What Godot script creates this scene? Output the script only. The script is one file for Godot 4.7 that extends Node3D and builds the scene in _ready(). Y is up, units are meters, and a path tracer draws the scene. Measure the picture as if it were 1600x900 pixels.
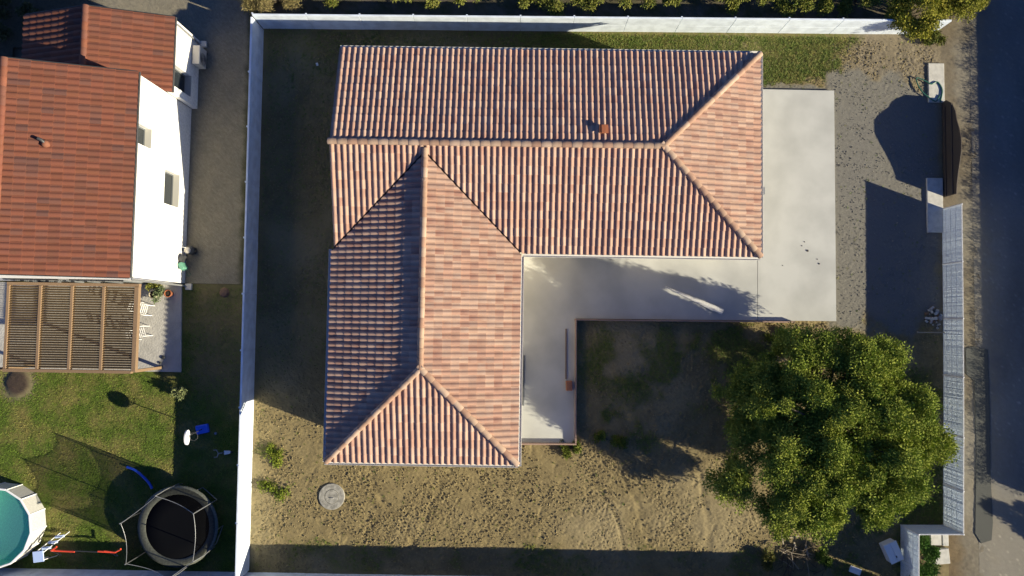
extends Node3D

var rng := RandomNumberGenerator.new()
var used := {}
var T := {}
var M := {}

# ---------------------------------------------------------------- basics
func numbered(called: String, parent: Node) -> String:
	var key = str(parent.get_instance_id()) + called
	var n: int = used.get(key, 0)
	used[key] = n + 1
	return called if n == 0 else "%s_%03d" % [called, n]

func lin(r: float, g: float, b: float) -> Color:
	return Color(r, g, b).linear_to_srgb()

func noise_tex(freq: float, octaves: int, lo: float, hi: float, sd: int, type := FastNoiseLite.TYPE_SIMPLEX_SMOOTH, as_normal := false, bump := 4.0) -> NoiseTexture2D:
	var n := FastNoiseLite.new()
	n.seed = sd; n.noise_type = type; n.frequency = freq
	n.fractal_octaves = octaves
	var t := NoiseTexture2D.new()
	t.width = 512; t.height = 512; t.seamless = true; t.noise = n
	if as_normal:
		t.as_normal_map = true; t.bump_strength = bump
	else:
		var g := Gradient.new()
		g.set_color(0, Color(lo, lo, lo)); g.set_color(1, Color(hi, hi, hi))
		t.color_ramp = g
	return t

func mk(col: Color, rough := 0.85, tex = null, scale := 1.0, nrm = null, nstr := 0.6, vcol := false, metal := 0.0) -> StandardMaterial3D:
	var m := StandardMaterial3D.new()
	m.albedo_color = col; m.roughness = rough; m.metallic = metal
	m.vertex_color_use_as_albedo = vcol
	if tex != null or nrm != null:
		m.uv1_triplanar = true; m.uv1_world_triplanar = true
		m.uv1_scale = Vector3.ONE * scale
	if tex != null: m.albedo_texture = tex
	if nrm != null:
		m.normal_enabled = true; m.normal_texture = nrm; m.normal_scale = nstr
	return m

func new_st() -> SurfaceTool:
	var st := SurfaceTool.new()
	st.begin(Mesh.PRIMITIVE_TRIANGLES)
	st.set_smooth_group(-1)
	st.set_color(Color.WHITE)
	return st

func done(st: SurfaceTool) -> ArrayMesh:
	st.generate_normals()
	return st.commit()

func put(called: String, mesh: Mesh, m: Material, parent: Node = self) -> MeshInstance3D:
	var o := MeshInstance3D.new()
	o.name = numbered(called, parent)
	o.mesh = mesh
	if m != null: o.material_override = m
	parent.add_child(o, true)
	return o

func obj(called: String, st: SurfaceTool, m: Material, parent: Node = self) -> MeshInstance3D:
	return put(called, done(st), m, parent)

func tag(o: Node, label: String, category: String, group := "") -> Node:
	o.set_meta("label", label); o.set_meta("category", category)
	if group != "": o.set_meta("group", group)
	return o

func thing(called: String, label: String, category: String, at := Vector3.ZERO, turn := 0.0, group := "") -> Node3D:
	var o := Node3D.new()
	o.name = numbered(called, self)
	add_child(o, true)
	o.position = at; o.rotation.y = turn
	tag(o, label, category, group)
	return o

func struct(o: Node) -> Node:
	o.set_meta("kind", "structure"); return o

func dup(root: Node3D, base_name: String, at: Vector3, turn: float, label: String, group: String) -> Node3D:
	var r: Node3D = root.duplicate()
	r.name = numbered(base_name, self)
	add_child(r, true)
	r.position = at; r.rotation.y = turn
	r.set_meta("label", label)
	if group != "": r.set_meta("group", group)
	return r

# ---------------------------------------------------------------- shapes
func tri(st: SurfaceTool, a: Vector3, b: Vector3, c: Vector3):
	st.add_vertex(a); st.add_vertex(c); st.add_vertex(b)

func quad(st: SurfaceTool, a: Vector3, b: Vector3, c: Vector3, d: Vector3):   # counter-clockwise seen from outside
	tri(st, a, b, c); tri(st, a, c, d)

func box(st: SurfaceTool, c: Vector3, s: Vector3, bas := Basis.IDENTITY, bev := 0.0):
	var h := s * 0.5
	if bev <= 0.0:
		var p := []
		for i in 8:
			p.append(c + bas * Vector3(h.x if i & 1 else -h.x, h.y if i & 2 else -h.y, h.z if i & 4 else -h.z))
		quad(st, p[4], p[5], p[7], p[6]); quad(st, p[1], p[0], p[2], p[3])
		quad(st, p[5], p[1], p[3], p[7]); quad(st, p[0], p[4], p[6], p[2])
		quad(st, p[6], p[7], p[3], p[2]); quad(st, p[0], p[1], p[5], p[4])
		return
	var b: float = min(bev, min(h.x, min(h.y, h.z)) * 0.9)
	var f = func(sx, sy, sz, ax):
		var q := Vector3(sx * (h.x - (0.0 if ax == 0 else b)), sy * (h.y - (0.0 if ax == 1 else b)), sz * (h.z - (0.0 if ax == 2 else b)))
		return c + bas * q
	for s1 in [-1, 1]:
		fq(st, c, f.call(s1, -1, -1, 0), f.call(s1, 1, -1, 0), f.call(s1, 1, 1, 0), f.call(s1, -1, 1, 0))
		fq(st, c, f.call(-1, s1, -1, 1), f.call(1, s1, -1, 1), f.call(1, s1, 1, 1), f.call(-1, s1, 1, 1))
		fq(st, c, f.call(-1, -1, s1, 2), f.call(1, -1, s1, 2), f.call(1, 1, s1, 2), f.call(-1, 1, s1, 2))
		for s2 in [-1, 1]:
			fq(st, c, f.call(s1, s2, -1, 0), f.call(s1, s2, 1, 0), f.call(s1, s2, 1, 1), f.call(s1, s2, -1, 1))
			fq(st, c, f.call(s1, -1, s2, 0), f.call(s1, 1, s2, 0), f.call(s1, 1, s2, 2), f.call(s1, -1, s2, 2))
			fq(st, c, f.call(-1, s1, s2, 1), f.call(1, s1, s2, 1), f.call(1, s1, s2, 2), f.call(-1, s1, s2, 2))
			for s3 in [-1, 1]:
				var a: Vector3 = f.call(s1, s2, s3, 0); var bb: Vector3 = f.call(s1, s2, s3, 1); var cc: Vector3 = f.call(s1, s2, s3, 2)
				if (bb - a).cross(cc - a).dot((a + bb + cc) / 3.0 - c) > 0: tri(st, a, bb, cc)
				else: tri(st, a, cc, bb)

func fq(st: SurfaceTool, inside: Vector3, a: Vector3, b: Vector3, c: Vector3, d: Vector3):   # a quad turned away from a point
	if (b - a).cross(c - a).dot((a + b + c + d) * 0.25 - inside) > 0: quad(st, a, b, c, d)
	else: quad(st, d, c, b, a)

func tube(st: SurfaceTool, pts: Array, r, sides := 8, cap := true):
	var rings := []
	var up := Vector3.UP
	for i in pts.size():
		var d: Vector3
		if i == 0: d = pts[1] - pts[0]
		elif i == pts.size() - 1: d = pts[i] - pts[i - 1]
		else: d = pts[i + 1] - pts[i - 1]
		d = d.normalized()
		if abs(d.dot(up)) > 0.95: up = Vector3.RIGHT if abs(d.x) < 0.8 else Vector3.BACK
		var x := d.cross(up).normalized()
		var y := x.cross(d).normalized()
		up = y
		var rad: float = r[i] if r is Array else r
		var ring := []
		for k in sides:
			var a := TAU * k / sides
			ring.append(pts[i] + (x * cos(a) + y * sin(a)) * rad)
		rings.append(ring)
	st.set_smooth_group(1)
	for i in pts.size() - 1:
		for k in sides:
			var k2 := (k + 1) % sides
			quad(st, rings[i][k2], rings[i][k], rings[i + 1][k], rings[i + 1][k2])
	st.set_smooth_group(-1)
	if cap:
		for k in sides:
			var k2 := (k + 1) % sides
			tri(st, pts[0], rings[0][k], rings[0][k2])
			tri(st, pts[-1], rings[-1][k2], rings[-1][k])

func lathe(st: SurfaceTool, prof: Array, seg := 20, c := Vector3.ZERO, smooth := true):
	st.set_smooth_group(2 if smooth else -1)
	for i in prof.size() - 1:
		for k in seg:
			var a := TAU * k / seg; var b := TAU * (k + 1) / seg
			var p: Vector2 = prof[i]; var q: Vector2 = prof[i + 1]
			var A := c + Vector3(p.x * cos(a), p.y, p.x * sin(a)); var B := c + Vector3(p.x * cos(b), p.y, p.x * sin(b))
			var C := c + Vector3(q.x * cos(b), q.y, q.x * sin(b)); var D := c + Vector3(q.x * cos(a), q.y, q.x * sin(a))
			if q.x > 0.0001: tri(st, A, D, C)
			if p.x > 0.0001: tri(st, A, C, B)
	st.set_smooth_group(-1)

func prism(st: SurfaceTool, poly: PackedVector2Array, y0: float, y1: float):   # plan outline (x, z)
	var p := poly
	var idx := Geometry2D.triangulate_polygon(p)
	for i in range(0, idx.size(), 3):
		var a := p[idx[i]]; var b := p[idx[i + 1]]; var c := p[idx[i + 2]]
		var A := Vector3(a.x, y1, a.y); var B := Vector3(b.x, y1, b.y); var C := Vector3(c.x, y1, c.y)
		if (B - A).cross(C - A).y > 0: tri(st, A, B, C)
		else: tri(st, A, C, B)
	var cw := Geometry2D.is_polygon_clockwise(p)
	for i in p.size():
		var a := p[i]; var b := p[(i + 1) % p.size()]
		var q0 := Vector3(a.x, y0, a.y); var q1 := Vector3(b.x, y0, b.y)
		var q2 := Vector3(b.x, y1, b.y); var q3 := Vector3(a.x, y1, a.y)
		if cw: quad(st, q0, q1, q2, q3)
		else: quad(st, q1, q0, q3, q2)

func beam(st: SurfaceTool, a: Vector3, b: Vector3, w: float, h: float, bev := 0.004):
	var d := (b - a)
	var z := d.normalized()
	var up := Vector3.UP if abs(z.y) < 0.95 else Vector3.RIGHT
	var x := up.cross(z).normalized()
	var y := z.cross(x)
	box(st, (a + b) * 0.5, Vector3(w, h, d.length()), Basis(x, y, z), bev)

func R(a: float, b: float) -> float:
	return rng.randf_range(a, b)

# ---------------------------------------------------------------- roof tiles
func prof_canal(u: float, w: float) -> float:
	var b := w * 0.68
	if u < b:
		return 0.053 * pow(max(0.0, sin(PI * u / b)), 0.85)
	var t := (u - b) / (w - b)
	return -0.008 * sin(PI * t)

func prof_flat(u: float, w: float) -> float:
	var b := w * 0.8
	if u < b: return 0.055 * pow(max(0.0, sin(PI * pow(u / b, 1.25))), 0.8)
	return 0.0

func us_for(w: float) -> Array:
	var a := []
	for f in [0.0, 0.05, 0.13, 0.23, 0.32, 0.41, 0.52, 0.61, 0.68, 0.84, 1.0]: a.append(w * f)
	return a

func tile_mesh(w: float, g: float, flat: bool, c0: Color, c1: Color, c2: Color) -> ArrayMesh:
	var st := new_st()
	var us := us_for(w)
	var over := 0.05
	var lift := 0.026
	st.set_smooth_group(1)
	for i in us.size() - 1:
		var u0: float = us[i]; var u1: float = us[i + 1]
		var h0 := prof_flat(u0, w) if flat else prof_canal(u0, w)
		var h1 := prof_flat(u1, w) if flat else prof_canal(u1, w)
		var vs := [0.0, g * 0.5, g + over]
		for k in 2:
			var ca: Color = [c0, c1, c2][k]; var cb: Color = [c0, c1, c2][k + 1]
			var la: float = lift * vs[k] / (g + over); var lb: float = lift * vs[k + 1] / (g + over)
			var a := Vector3(u0, h0 + la, vs[k]); var b := Vector3(u0, h0 + lb, vs[k + 1])
			var c := Vector3(u1, h1 + lb, vs[k + 1]); var d := Vector3(u1, h1 + la, vs[k])
			st.set_color(ca); st.add_vertex(a)
			st.set_color(cb); st.add_vertex(c)
			st.set_color(cb); st.add_vertex(b)
			st.set_color(ca); st.add_vertex(a)
			st.set_color(ca); st.add_vertex(d)
			st.set_color(cb); st.add_vertex(c)
	st.set_smooth_group(-1)
	st.set_color(c2)
	for i in us.size() - 1:
		var u0: float = us[i]; var u1: float = us[i + 1]
		var h0 := prof_flat(u0, w) if flat else prof_canal(u0, w)
		var h1 := prof_flat(u1, w) if flat else prof_canal(u1, w)
		var z := g + over
		quad(st, Vector3(u0, h0 + lift, z), Vector3(u0, h0 + lift - 0.024, z), Vector3(u1, h1 + lift - 0.024, z), Vector3(u1, h1 + lift, z))
	st.generate_normals()
	return st.commit()

func clip_poly(pts: Array, edges: Array) -> Array:   # each pt Vector3(u, v, h); each edge Vector3(nx, ny, d): keep n.p <= d
	var cur := pts
	for e in edges:
		var out := []
		for i in cur.size():
			var a: Vector3 = cur[i]; var b: Vector3 = cur[(i + 1) % cur.size()]
			var da: float = a.x * e.x + a.y * e.y - e.z
			var db: float = b.x * e.x + b.y * e.y - e.z
			if da <= 0: out.append(a)
			if (da < 0 and db > 0) or (da > 0 and db < 0): out.append(a.lerp(b, da / (da - db)))
		cur = out
		if cur.size() < 3: return []
	return cur

# one slope: plan outline, a point of its eave, the way down in plan
func slope(plan: Array, eave: Vector2, eave_h: float, dh: Vector2, pitch: float, w: float, g: float, flat: bool, shrink: Array, whole: Array, cut: SurfaceTool, tones: Array):
	var cs := 1.0 / sqrt(1.0 + pitch * pitch)
	var V := Vector3(dh.x, -pitch, dh.y).normalized()
	var N := Vector3(dh.x * pitch, 1.0, dh.y * pitch).normalized()
	var U := N.cross(V).normalized()
	var O := Vector3(eave.x, eave_h, eave.y)
	var uh := Vector2(U.x, U.z)
	var poly := []
	for p in plan:
		var q: Vector2 = p - eave
		poly.append(Vector2(q.dot(uh), q.dot(dh) / cs))
	var cen := Vector2.ZERO
	for p in poly: cen += p / poly.size()
	var edges := []
	var umin := 1e9; var umax := -1e9; var vmin := 1e9; var vmax := -1e9
	for i in poly.size():
		var a: Vector2 = poly[i]; var b: Vector2 = poly[(i + 1) % poly.size()]
		var n := Vector2(b.y - a.y, -(b.x - a.x)).normalized()
		if n.dot(cen - a) > 0: n = -n
		edges.append(Vector3(n.x, n.y, n.dot(a) - shrink[i]))
		umin = min(umin, a.x); umax = max(umax, a.x); vmin = min(vmin, a.y); vmax = max(vmax, a.y)
	var cols := int(round((umax - umin) / w))
	var ww := (umax - umin) / cols
	var rows := int(ceil((vmax - vmin) / g))
	var over := 0.05
	var us := us_for(ww)
	for r in rows:
		var v1 := vmax - r * g
		var v0 := v1 - g
		for c in cols:
			var u0 := umin + c * ww
			var corners := [Vector2(u0, v0), Vector2(u0 + ww, v0), Vector2(u0, v1 - 0.01), Vector2(u0 + ww, v1 - 0.01)]
			var inside := 0
			for k in corners:
				var ok := true
				for e in edges:
					if k.x * e.x + k.y * e.y > e.z + 0.02: ok = false
				if ok: inside += 1
			var hj := R(-0.004, 0.004)
			var t := rng.randi() % tones.size()
			if inside == 4:
				var xf := Transform3D(Basis(U, N, V) * Basis(Vector3.UP, R(-0.008, 0.008)), O + U * (u0 + R(-0.004, 0.004)) + V * v0 + N * hj)
				whole.append([xf, t, xf.origin.distance_to(Vector3(0, 33, 0))])
				continue
			var big := false
			var tone: Array = tones[t]
			for i in us.size() - 1:
				var a0: float = us[i]; var a1: float = us[i + 1]
				var h0 := prof_flat(a0, ww) if flat else prof_canal(a0, ww)
				var h1 := prof_flat(a1, ww) if flat else prof_canal(a1, ww)
				var pl := clip_poly([Vector3(u0 + a0, v0, h0 + hj), Vector3(u0 + a1, v0, h1 + hj), Vector3(u0 + a1, v1 + over, h1 + hj + 0.026), Vector3(u0 + a0, v1 + over, h0 + hj + 0.026)], edges if inside == 0 or r > 0 else edges)
				if pl.size() < 3: continue
				big = true
				var q := []
				for p in pl: q.append(O + U * p.x + V * p.y + N * p.z)
				cut.set_color(tone[1])
				for k in range(1, q.size() - 1):
					if (q[k] - q[0]).cross(q[k + 1] - q[0]).dot(N) > 0: tri(cut, q[0], q[k], q[k + 1])
					else: tri(cut, q[0], q[k + 1], q[k])
				var um := u0 + (a0 + a1) * 0.5
				var lipin := true
				for e in edges:
					if um * e.x + (v1 + over - 0.06) * e.y > e.z: lipin = false
				if lipin:
					var z := v1 + over
					var pa := O + U * (u0 + a0) + V * z + N * (h0 + hj + 0.026); var pb := O + U * (u0 + a1) + V * z + N * (h1 + hj + 0.026)
					quad(cut, pa, pa - N * 0.024, pb - N * 0.0244, pb)

func finish_tiles(roof: Node3D, whole: Array, cut: SurfaceTool, meshes: Array, mat: Material):
	whole.sort_custom(func(a, b): return a[2] < b[2])
	for i in min(300, whole.size()):
		var o := put("roof_tile", meshes[whole[i][1]], mat, roof)
		o.transform = whole[i][0]
	merge_tiles(roof, whole, 300, cut, meshes, mat)

func merge_tiles(roof: Node3D, whole: Array, from: int, cut: SurfaceTool, meshes: Array, mat: Material):
	cut.generate_normals()
	var all := SurfaceTool.new()
	all.begin(Mesh.PRIMITIVE_TRIANGLES)
	for i in range(from, whole.size()):
		all.append_from(meshes[whole[i][1]], 0, whole[i][0])
	all.append_from(cut.commit(), 0, Transform3D.IDENTITY)
	var rest := put("remaining_tiles", all.commit(), mat, roof)
	rest.set_meta("kind", "stuff")

func ridge_run(roof: Node3D, a: Vector3, b: Vector3, meshes: Array, mat: Material, step := 0.42):
	var n := int(round(a.distance_to(b) / step))
	var z := (b - a).normalized()
	var x := Vector3.UP.cross(z).normalized()
	var y := z.cross(x)
	for i in n:
		var o := put("ridge_tile", meshes[rng.randi() % meshes.size()], mat, roof)
		var s := a.distance_to(b) / n / step
		o.transform = Transform3D(Basis(x, y, z * s) * Basis(Vector3.UP, R(-0.015, 0.015)), a.lerp(b, float(i) / n) + y * R(-0.004, 0.004))

func ridge_mesh(c0: Color, c1: Color, rad: float, step: float) -> ArrayMesh:
	var st := new_st()
	var n := 9
	var zs := [0.0, 0.02, step * 0.5, step + 0.05]
	var rs := [rad * 0.93, rad * 1.0, rad * 0.97, rad * 0.88]
	st.set_smooth_group(1)
	for k in 3:
		for i in n:
			var a := lerpf(-0.25, PI + 0.25, float(i) / n); var b := lerpf(-0.25, PI + 0.25, float(i + 1) / n)
			var r0: float = rs[k]; var r1: float = rs[k + 1]
			var A := Vector3(cos(a) * r0, sin(a) * r0 * 0.85, zs[k]); var B := Vector3(cos(b) * r0, sin(b) * r0 * 0.85, zs[k])
			var C := Vector3(cos(b) * r1, sin(b) * r1 * 0.85, zs[k + 1]); var D := Vector3(cos(a) * r1, sin(a) * r1 * 0.85, zs[k + 1])
			var ca := c0 if k < 2 else c0.lerp(c1, 0.5)
			st.set_color(ca); st.add_vertex(A)
			st.set_color(c1 if k == 2 else ca); st.add_vertex(D)
			st.add_vertex(C)
			st.set_color(ca); st.add_vertex(A)
			st.set_color(c1 if k == 2 else ca); st.add_vertex(C)
			st.set_color(ca); st.add_vertex(B)
	st.set_smooth_group(-1)
	st.set_color(c0)
	for i in n:
		var a := lerpf(-0.25, PI + 0.25, float(i) / n); var b := lerpf(-0.25, PI + 0.25, float(i + 1) / n)
		var r: float = rs[0]
		quad(st, Vector3(cos(a) * r, sin(a) * r * 0.85, 0), Vector3(cos(a) * r * 0.8, sin(a) * r * 0.68, 0), Vector3(cos(b) * r * 0.8, sin(b) * r * 0.68, 0), Vector3(cos(b) * r, sin(b) * r * 0.85, 0))
	st.generate_normals()
	return st.commit()

func deck(st: SurfaceTool, pts: Array):
	for i in range(1, pts.size() - 1):
		if (pts[i] - pts[0]).cross(pts[i + 1] - pts[0]).y > 0: tri(st, pts[0], pts[i], pts[i + 1])
		else: tri(st, pts[0], pts[i + 1], pts[i])

# ---------------------------------------------------------------- terrain
var nz := {}
func mkn(k: String, sd: int, freq: float, oct := 3, type := FastNoiseLite.TYPE_SIMPLEX_SMOOTH):
	var n := FastNoiseLite.new()
	n.seed = sd; n.frequency = freq; n.fractal_octaves = oct; n.noise_type = type
	if type == FastNoiseLite.TYPE_CELLULAR: n.fractal_type = FastNoiseLite.FRACTAL_NONE
	nz[k] = n

func nn(k: String, x: float, z: float) -> float:
	return nz[k].get_noise_2d(x, z)

func sm(a: float, b: float, x: float) -> float:
	return smoothstep(a, b, x)

func terrain(called: String, x0: float, x1: float, z0: float, z1: float, res: float, hc: Callable, skip: Callable, m: Material) -> MeshInstance3D:
	var nx := int((x1 - x0) / res) + 1
	var nzc := int((z1 - z0) / res) + 1
	var P := PackedVector3Array(); var C := PackedColorArray(); var Nn := PackedVector3Array(); var I := PackedInt32Array()
	P.resize(nx * nzc); C.resize(nx * nzc); Nn.resize(nx * nzc)
	var col := [Color.WHITE]
	for j in nzc:
		var z := lerpf(z0, z1, float(j) / (nzc - 1))
		for i in nx:
			var x := lerpf(x0, x1, float(i) / (nx - 1))
			var k := j * nx + i
			P[k] = Vector3(x, hc.call(x, z, col), z)
			C[k] = col[0]
	for j in nzc:
		for i in nx:
			var k := j * nx + i
			var l := P[k - 1] if i > 0 else P[k]; var r := P[k + 1] if i < nx - 1 else P[k]
			var u := P[k - nx] if j > 0 else P[k]; var d := P[k + nx] if j < nzc - 1 else P[k]
			Nn[k] = (d - u).cross(r - l).normalized()
			if i < nx - 1 and j < nzc - 1:
				if skip.call(P[k].x + res * 0.5, P[k].z + res * 0.5): continue
				I.append_array(PackedInt32Array([k, k + 1, k + nx + 1, k, k + nx + 1, k + nx]))
	var arr := []
	arr.resize(Mesh.ARRAY_MAX)
	arr[Mesh.ARRAY_VERTEX] = P; arr[Mesh.ARRAY_NORMAL] = Nn; arr[Mesh.ARRAY_COLOR] = C; arr[Mesh.ARRAY_INDEX] = I
	var am := ArrayMesh.new()
	am.add_surface_from_arrays(Mesh.PRIMITIVE_TRIANGLES, arr)
	return put(called, am, m)

# weights over the main yard
func w_grass(x: float, z: float) -> float:
	var n := nn("zone", x, z)
	var g := sm(-11.3, -12.4, z + n * 1.2) * sm(17.4, 15.6, x + n * 2.0)
	g *= 0.35 + 0.65 * sm(-2.0, 3.0, x)
	g = max(g, 0.2 * sm(-7.6, -9.0, x + n * 1.6) * sm(4.0, 1.5, z + n * 2.0))
	g = max(g, 0.9 * sm(0.15, 0.5, n + 0.25) * sm(1.9, 0.9, Vector2((x - 3.3) / 2.6, (z - 5.4) / 0.9).length()))
	g = max(g, 0.75 * sm(0.05, 0.4, n + 0.2) * sm(1.3, 0.6, Vector2((x - 8.0) / 5.5, (z - 1.6) / 2.6).length()))
	g = max(g, 0.9 * sm(0.0, 0.35, n + 0.1) * sm(1.3, 0.5, Vector2((x + 11.6) / 0.9, (z - 7.4) / 1.7).length()))
	g = max(g, 0.45 * sm(-0.1, 0.35, n) * sm(10.6, 11.4, z + n))
	g = max(g, 0.7 * sm(-0.2, 0.35, n) * sm(15.2, 17.0, x) * sm(1.2, 2.6, z))
	return clampf(g, 0.0, 1.0)

func w_gravel(x: float, z: float) -> float:
	var n := nn("zone2", x, z)
	var g := sm(10.6, 11.2, x) * sm(-11.95, -11.6, z + n * 0.5) * sm(15.9, 15.3, x) * sm(-0.2, -0.5, z)
	g = max(g, sm(14.9, 15.3, x) * sm(20.9, 20.2, x + n * 0.3) * sm(-12.9, -12.2, z + n * 1.1 - max(0.0, x - 16.5) * 0.1) * sm(0.8, -0.5, z + n * 1.7 + max(0.0, x - 17.0) * 0.1))
	return clampf(g, 0.0, 1.0)

func yard(x: float, z: float, col: Array) -> float:
	var gv := w_gravel(x, z)
	var gr := w_grass(x, z) * (1.0 - gv)
	var a := nn("mid", x, z); var f := nn("fine", x, z); var b := nn("big", x, z)
	var soil := Color(0.315, 0.25, 0.118).lerp(Color(0.24, 0.188, 0.088), clampf(0.5 + a * 0.9, 0, 1)).lerp(Color(0.37, 0.305, 0.17), clampf(b * 1.4, 0, 0.7))
	var stony := sm(15.8, 17.0, x) * sm(-11.6, -12.6, z)
	soil = soil.lerp(Color(0.27, 0.225, 0.15), stony)
	var grass := Color(0.1, 0.13, 0.018).lerp(Color(0.2, 0.175, 0.05), clampf(0.45 + a * 0.9, 0, 1))
	var smooth_g := sm(1.6, 0.5, Vector2((x - 16.4) / 1.2, (z + 7.8) / 2.6).length() + nn("zone", x, z) * 0.5)
	var gravel := Color(0.25, 0.238, 0.2).lerp(Color(0.215, 0.205, 0.172), clampf(0.5 + f * 1.1, 0, 1) * (1.0 - smooth_g)).lerp(Color(0.225, 0.216, 0.188), smooth_g)
	col[0] = soil.lerp(grass, gr * clampf(0.75 + f, 0, 1)).lerp(gravel, gv) * (1.0 + 0.18 * f)
	# relief: clods, hollows and the ruts of a digger
	var cl: float = 0.5 + 0.5 * nn("cell", x + a * 0.3, z + f * 0.2)
	var rut := 0.0
	for q in [[4.2, 0.35], [5.7, 0.35], [-3.4, -0.5], [8.8, 0.1], [-6.2, 0.6]]:
		var dx: float = abs(x - q[0] - (z - 8.0) * q[1] - b * 0.8)
		rut += sm(0.22, 0.05, dx) * sm(5.5, 7.5, z) * (0.5 + 0.5 * nn("fine", z * 0.6, q[0]))
	var rough := 0.35 + 0.65 * sm(-0.25, 0.3, nn("zone", x + 50.0, z))
	var hs := a * 0.02 + (f * 0.02 + nn("tiny", x, z) * 0.026 - cl * 0.016 - 0.02 * sm(0.22, 0.5, nn("tiny", x * 0.8 + 9.0, z * 0.8))) * rough - rut * 0.05 + b * 0.04 - 0.02 * sm(0.3, 0.55, nn("mid", x * 1.7 + z * 0.8, z * 0.6 - x * 0.5))
	var hg := f * 0.01 * (1.0 - smooth_g) + a * 0.006 + nn("tiny", x, z) * 0.009 * (1.0 - smooth_g) + nn("tiny", x * 0.7, z) * 0.003
	var near: float = sm(0.0, 0.4, min(min(x + 12.5, 20.7 - x), z + 14.3))
	return lerpf(hs, hg, gv) * (0.3 + 0.7 * near) + 0.0

# ---------------------------------------------------------------- leaves
func sprig(n: int, size: float, spread: float, width := 0.5) -> ArrayMesh:
	var st := new_st()
	for i in n:
		var d := Vector3(R(-1, 1), R(-0.45, 0.9), R(-1, 1)).normalized()
		var s := d.cross(Vector3(R(-1, 1), 2.0, R(-1, 1)).normalized()).normalized()
		var up := s.cross(d)
		var l := size * R(0.7, 1.25)
		var b := d * spread * R(0.1, 1.0)
		var mid := b + d * l * 0.5
		var tip := b + d * l - up * l * 0.12
		var wv := s * l * width * 0.5
		var e := up * l * 0.1
		tri(st, b, mid + wv + e, mid); tri(st, b, mid, mid - wv + e)
		tri(st, mid, mid + wv + e, tip); tri(st, mid, tip, mid - wv + e)
	return done(st)

func grass_tuft(n: int, h: float) -> ArrayMesh:
	var st := new_st()
	for i in n:
		var a := R(0, TAU); var ln := R(0.5, 1.3)
		var d := Vector3(cos(a), 0, sin(a)); var s := Vector3(-sin(a), 0, cos(a)) * R(0.004, 0.008)
		var b := d * R(0, 0.03)
		var m1 := b + d * h * 0.3 * ln + Vector3.UP * h * 0.6 * ln
		var t := b + d * h * 0.75 * ln + Vector3.UP * h * 0.85 * ln
		tri(st, b - s, b + s, m1 + s); tri(st, b - s, m1 + s, m1 - s); tri(st, m1 - s, m1 + s, t)
	return done(st)

func multi(called: String, mesh: Mesh, xf: Array, cols: Array, m: Material, parent: Node = self) -> MultiMeshInstance3D:
	var mm := MultiMesh.new()
	mm.transform_format = MultiMesh.TRANSFORM_3D
	mm.use_colors = true
	mm.mesh = mesh
	mm.instance_count = xf.size()
	for i in xf.size():
		mm.set_instance_transform(i, xf[i]); mm.set_instance_color(i, cols[i])
	var o := MultiMeshInstance3D.new()
	o.name = numbered(called, parent)
	o.multimesh = mm; o.material_override = m
	parent.add_child(o, true)
	o.set_meta("kind", "stuff")
	return o

func rand_basis(s: float) -> Basis:
	return Basis(Vector3(R(-1, 1), R(-1, 1), R(-1, 1)).normalized(), R(0, TAU)).scaled(Vector3.ONE * s)

func shrub(called: String, label: String, at: Vector3, rx: float, h: float, rz: float, n: int, ca: Color, cb: Color, group := "", mesh_key := "sprig_s", droop := 0.0, category := "shrub") -> Node3D:
	var t := thing(called, label, category, at, 0.0, group)
	var st := new_st()
	var xf := []; var cols := []
	var lumps := []
	for i in int(clampf(n / 90.0, 5, 30)):
		var a := R(0, TAU); var rr := sqrt(R(0.05, 1.0))
		var y := h * (0.35 + 0.6 * sqrt(max(0.0, 1.0 - rr * rr * 0.85)) * R(0.6, 1.1))
		lumps.append(Vector3(cos(a) * rr * rx, y, sin(a) * rr * rz))
	for l in lumps:
		tube(st, [Vector3(l.x * 0.1, 0, l.z * 0.1), Vector3(l.x * 0.6, l.y * 0.5, l.z * 0.6), l], [0.02, 0.014, 0.006], 5)
	for i in n:
		var l: Vector3 = lumps[rng.randi() % lumps.size()]
		var lr: float = min(rx, rz) * 0.42
		var d := Vector3(R(-1, 1), R(-0.8, 1), R(-1, 1)).normalized() * lr * pow(R(0, 1), 0.45)
		d.y -= droop * d.length()
		var p := l + d * Vector3(1, 0.75, 1)
		p.y = max(p.y, 0.05)
		xf.append(Transform3D(rand_basis(R(0.75, 1.3)), p))
		cols.append(ca.lerp(cb, R(0, 1)) * R(0.75, 1.2))
	obj("stem", st, M.bark, t)
	multi("leaves", M[mesh_key], xf, cols, M.leaf, t)
	return t

# ---------------------------------------------------------------- walls of boards
func board_wall(called: String, label: String, a: Vector2, b: Vector2, out: Vector2, bays: int, heights: Array, thick: float) -> Node3D:
	var ang := -atan2(b.y - a.y, b.x - a.x)
	var t := thing(called, label, "wall", Vector3(a.x, 0, a.y), ang)
	var L := a.distance_to(b)
	var loc := Vector3(out.x, 0, out.y).rotated(Vector3.UP, -ang)
	var sgn: float = sign(loc.z)
	var bl := L / bays
	for i in bays:
		var y := -0.05
		for k in heights.size():
			var h: float = heights[k]
			var st := new_st()
			box(st, Vector3((i + 0.5) * bl, y + h * 0.5, sgn * (thick * 0.5 + R(-0.003, 0.003))), Vector3(bl - 0.012, h - 0.006, thick), Basis.IDENTITY, 0.008)
			obj("wall_panel", st, M.white_wall, t)
			y += h
		var sp := new_st()
		box(sp, Vector3(i * bl, 0.7, sgn * (thick + 0.035)), Vector3(0.08, 1.5, 0.06), Basis.IDENTITY, 0.012)
		obj("post", sp, M.white_wall, t)
	return t

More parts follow.
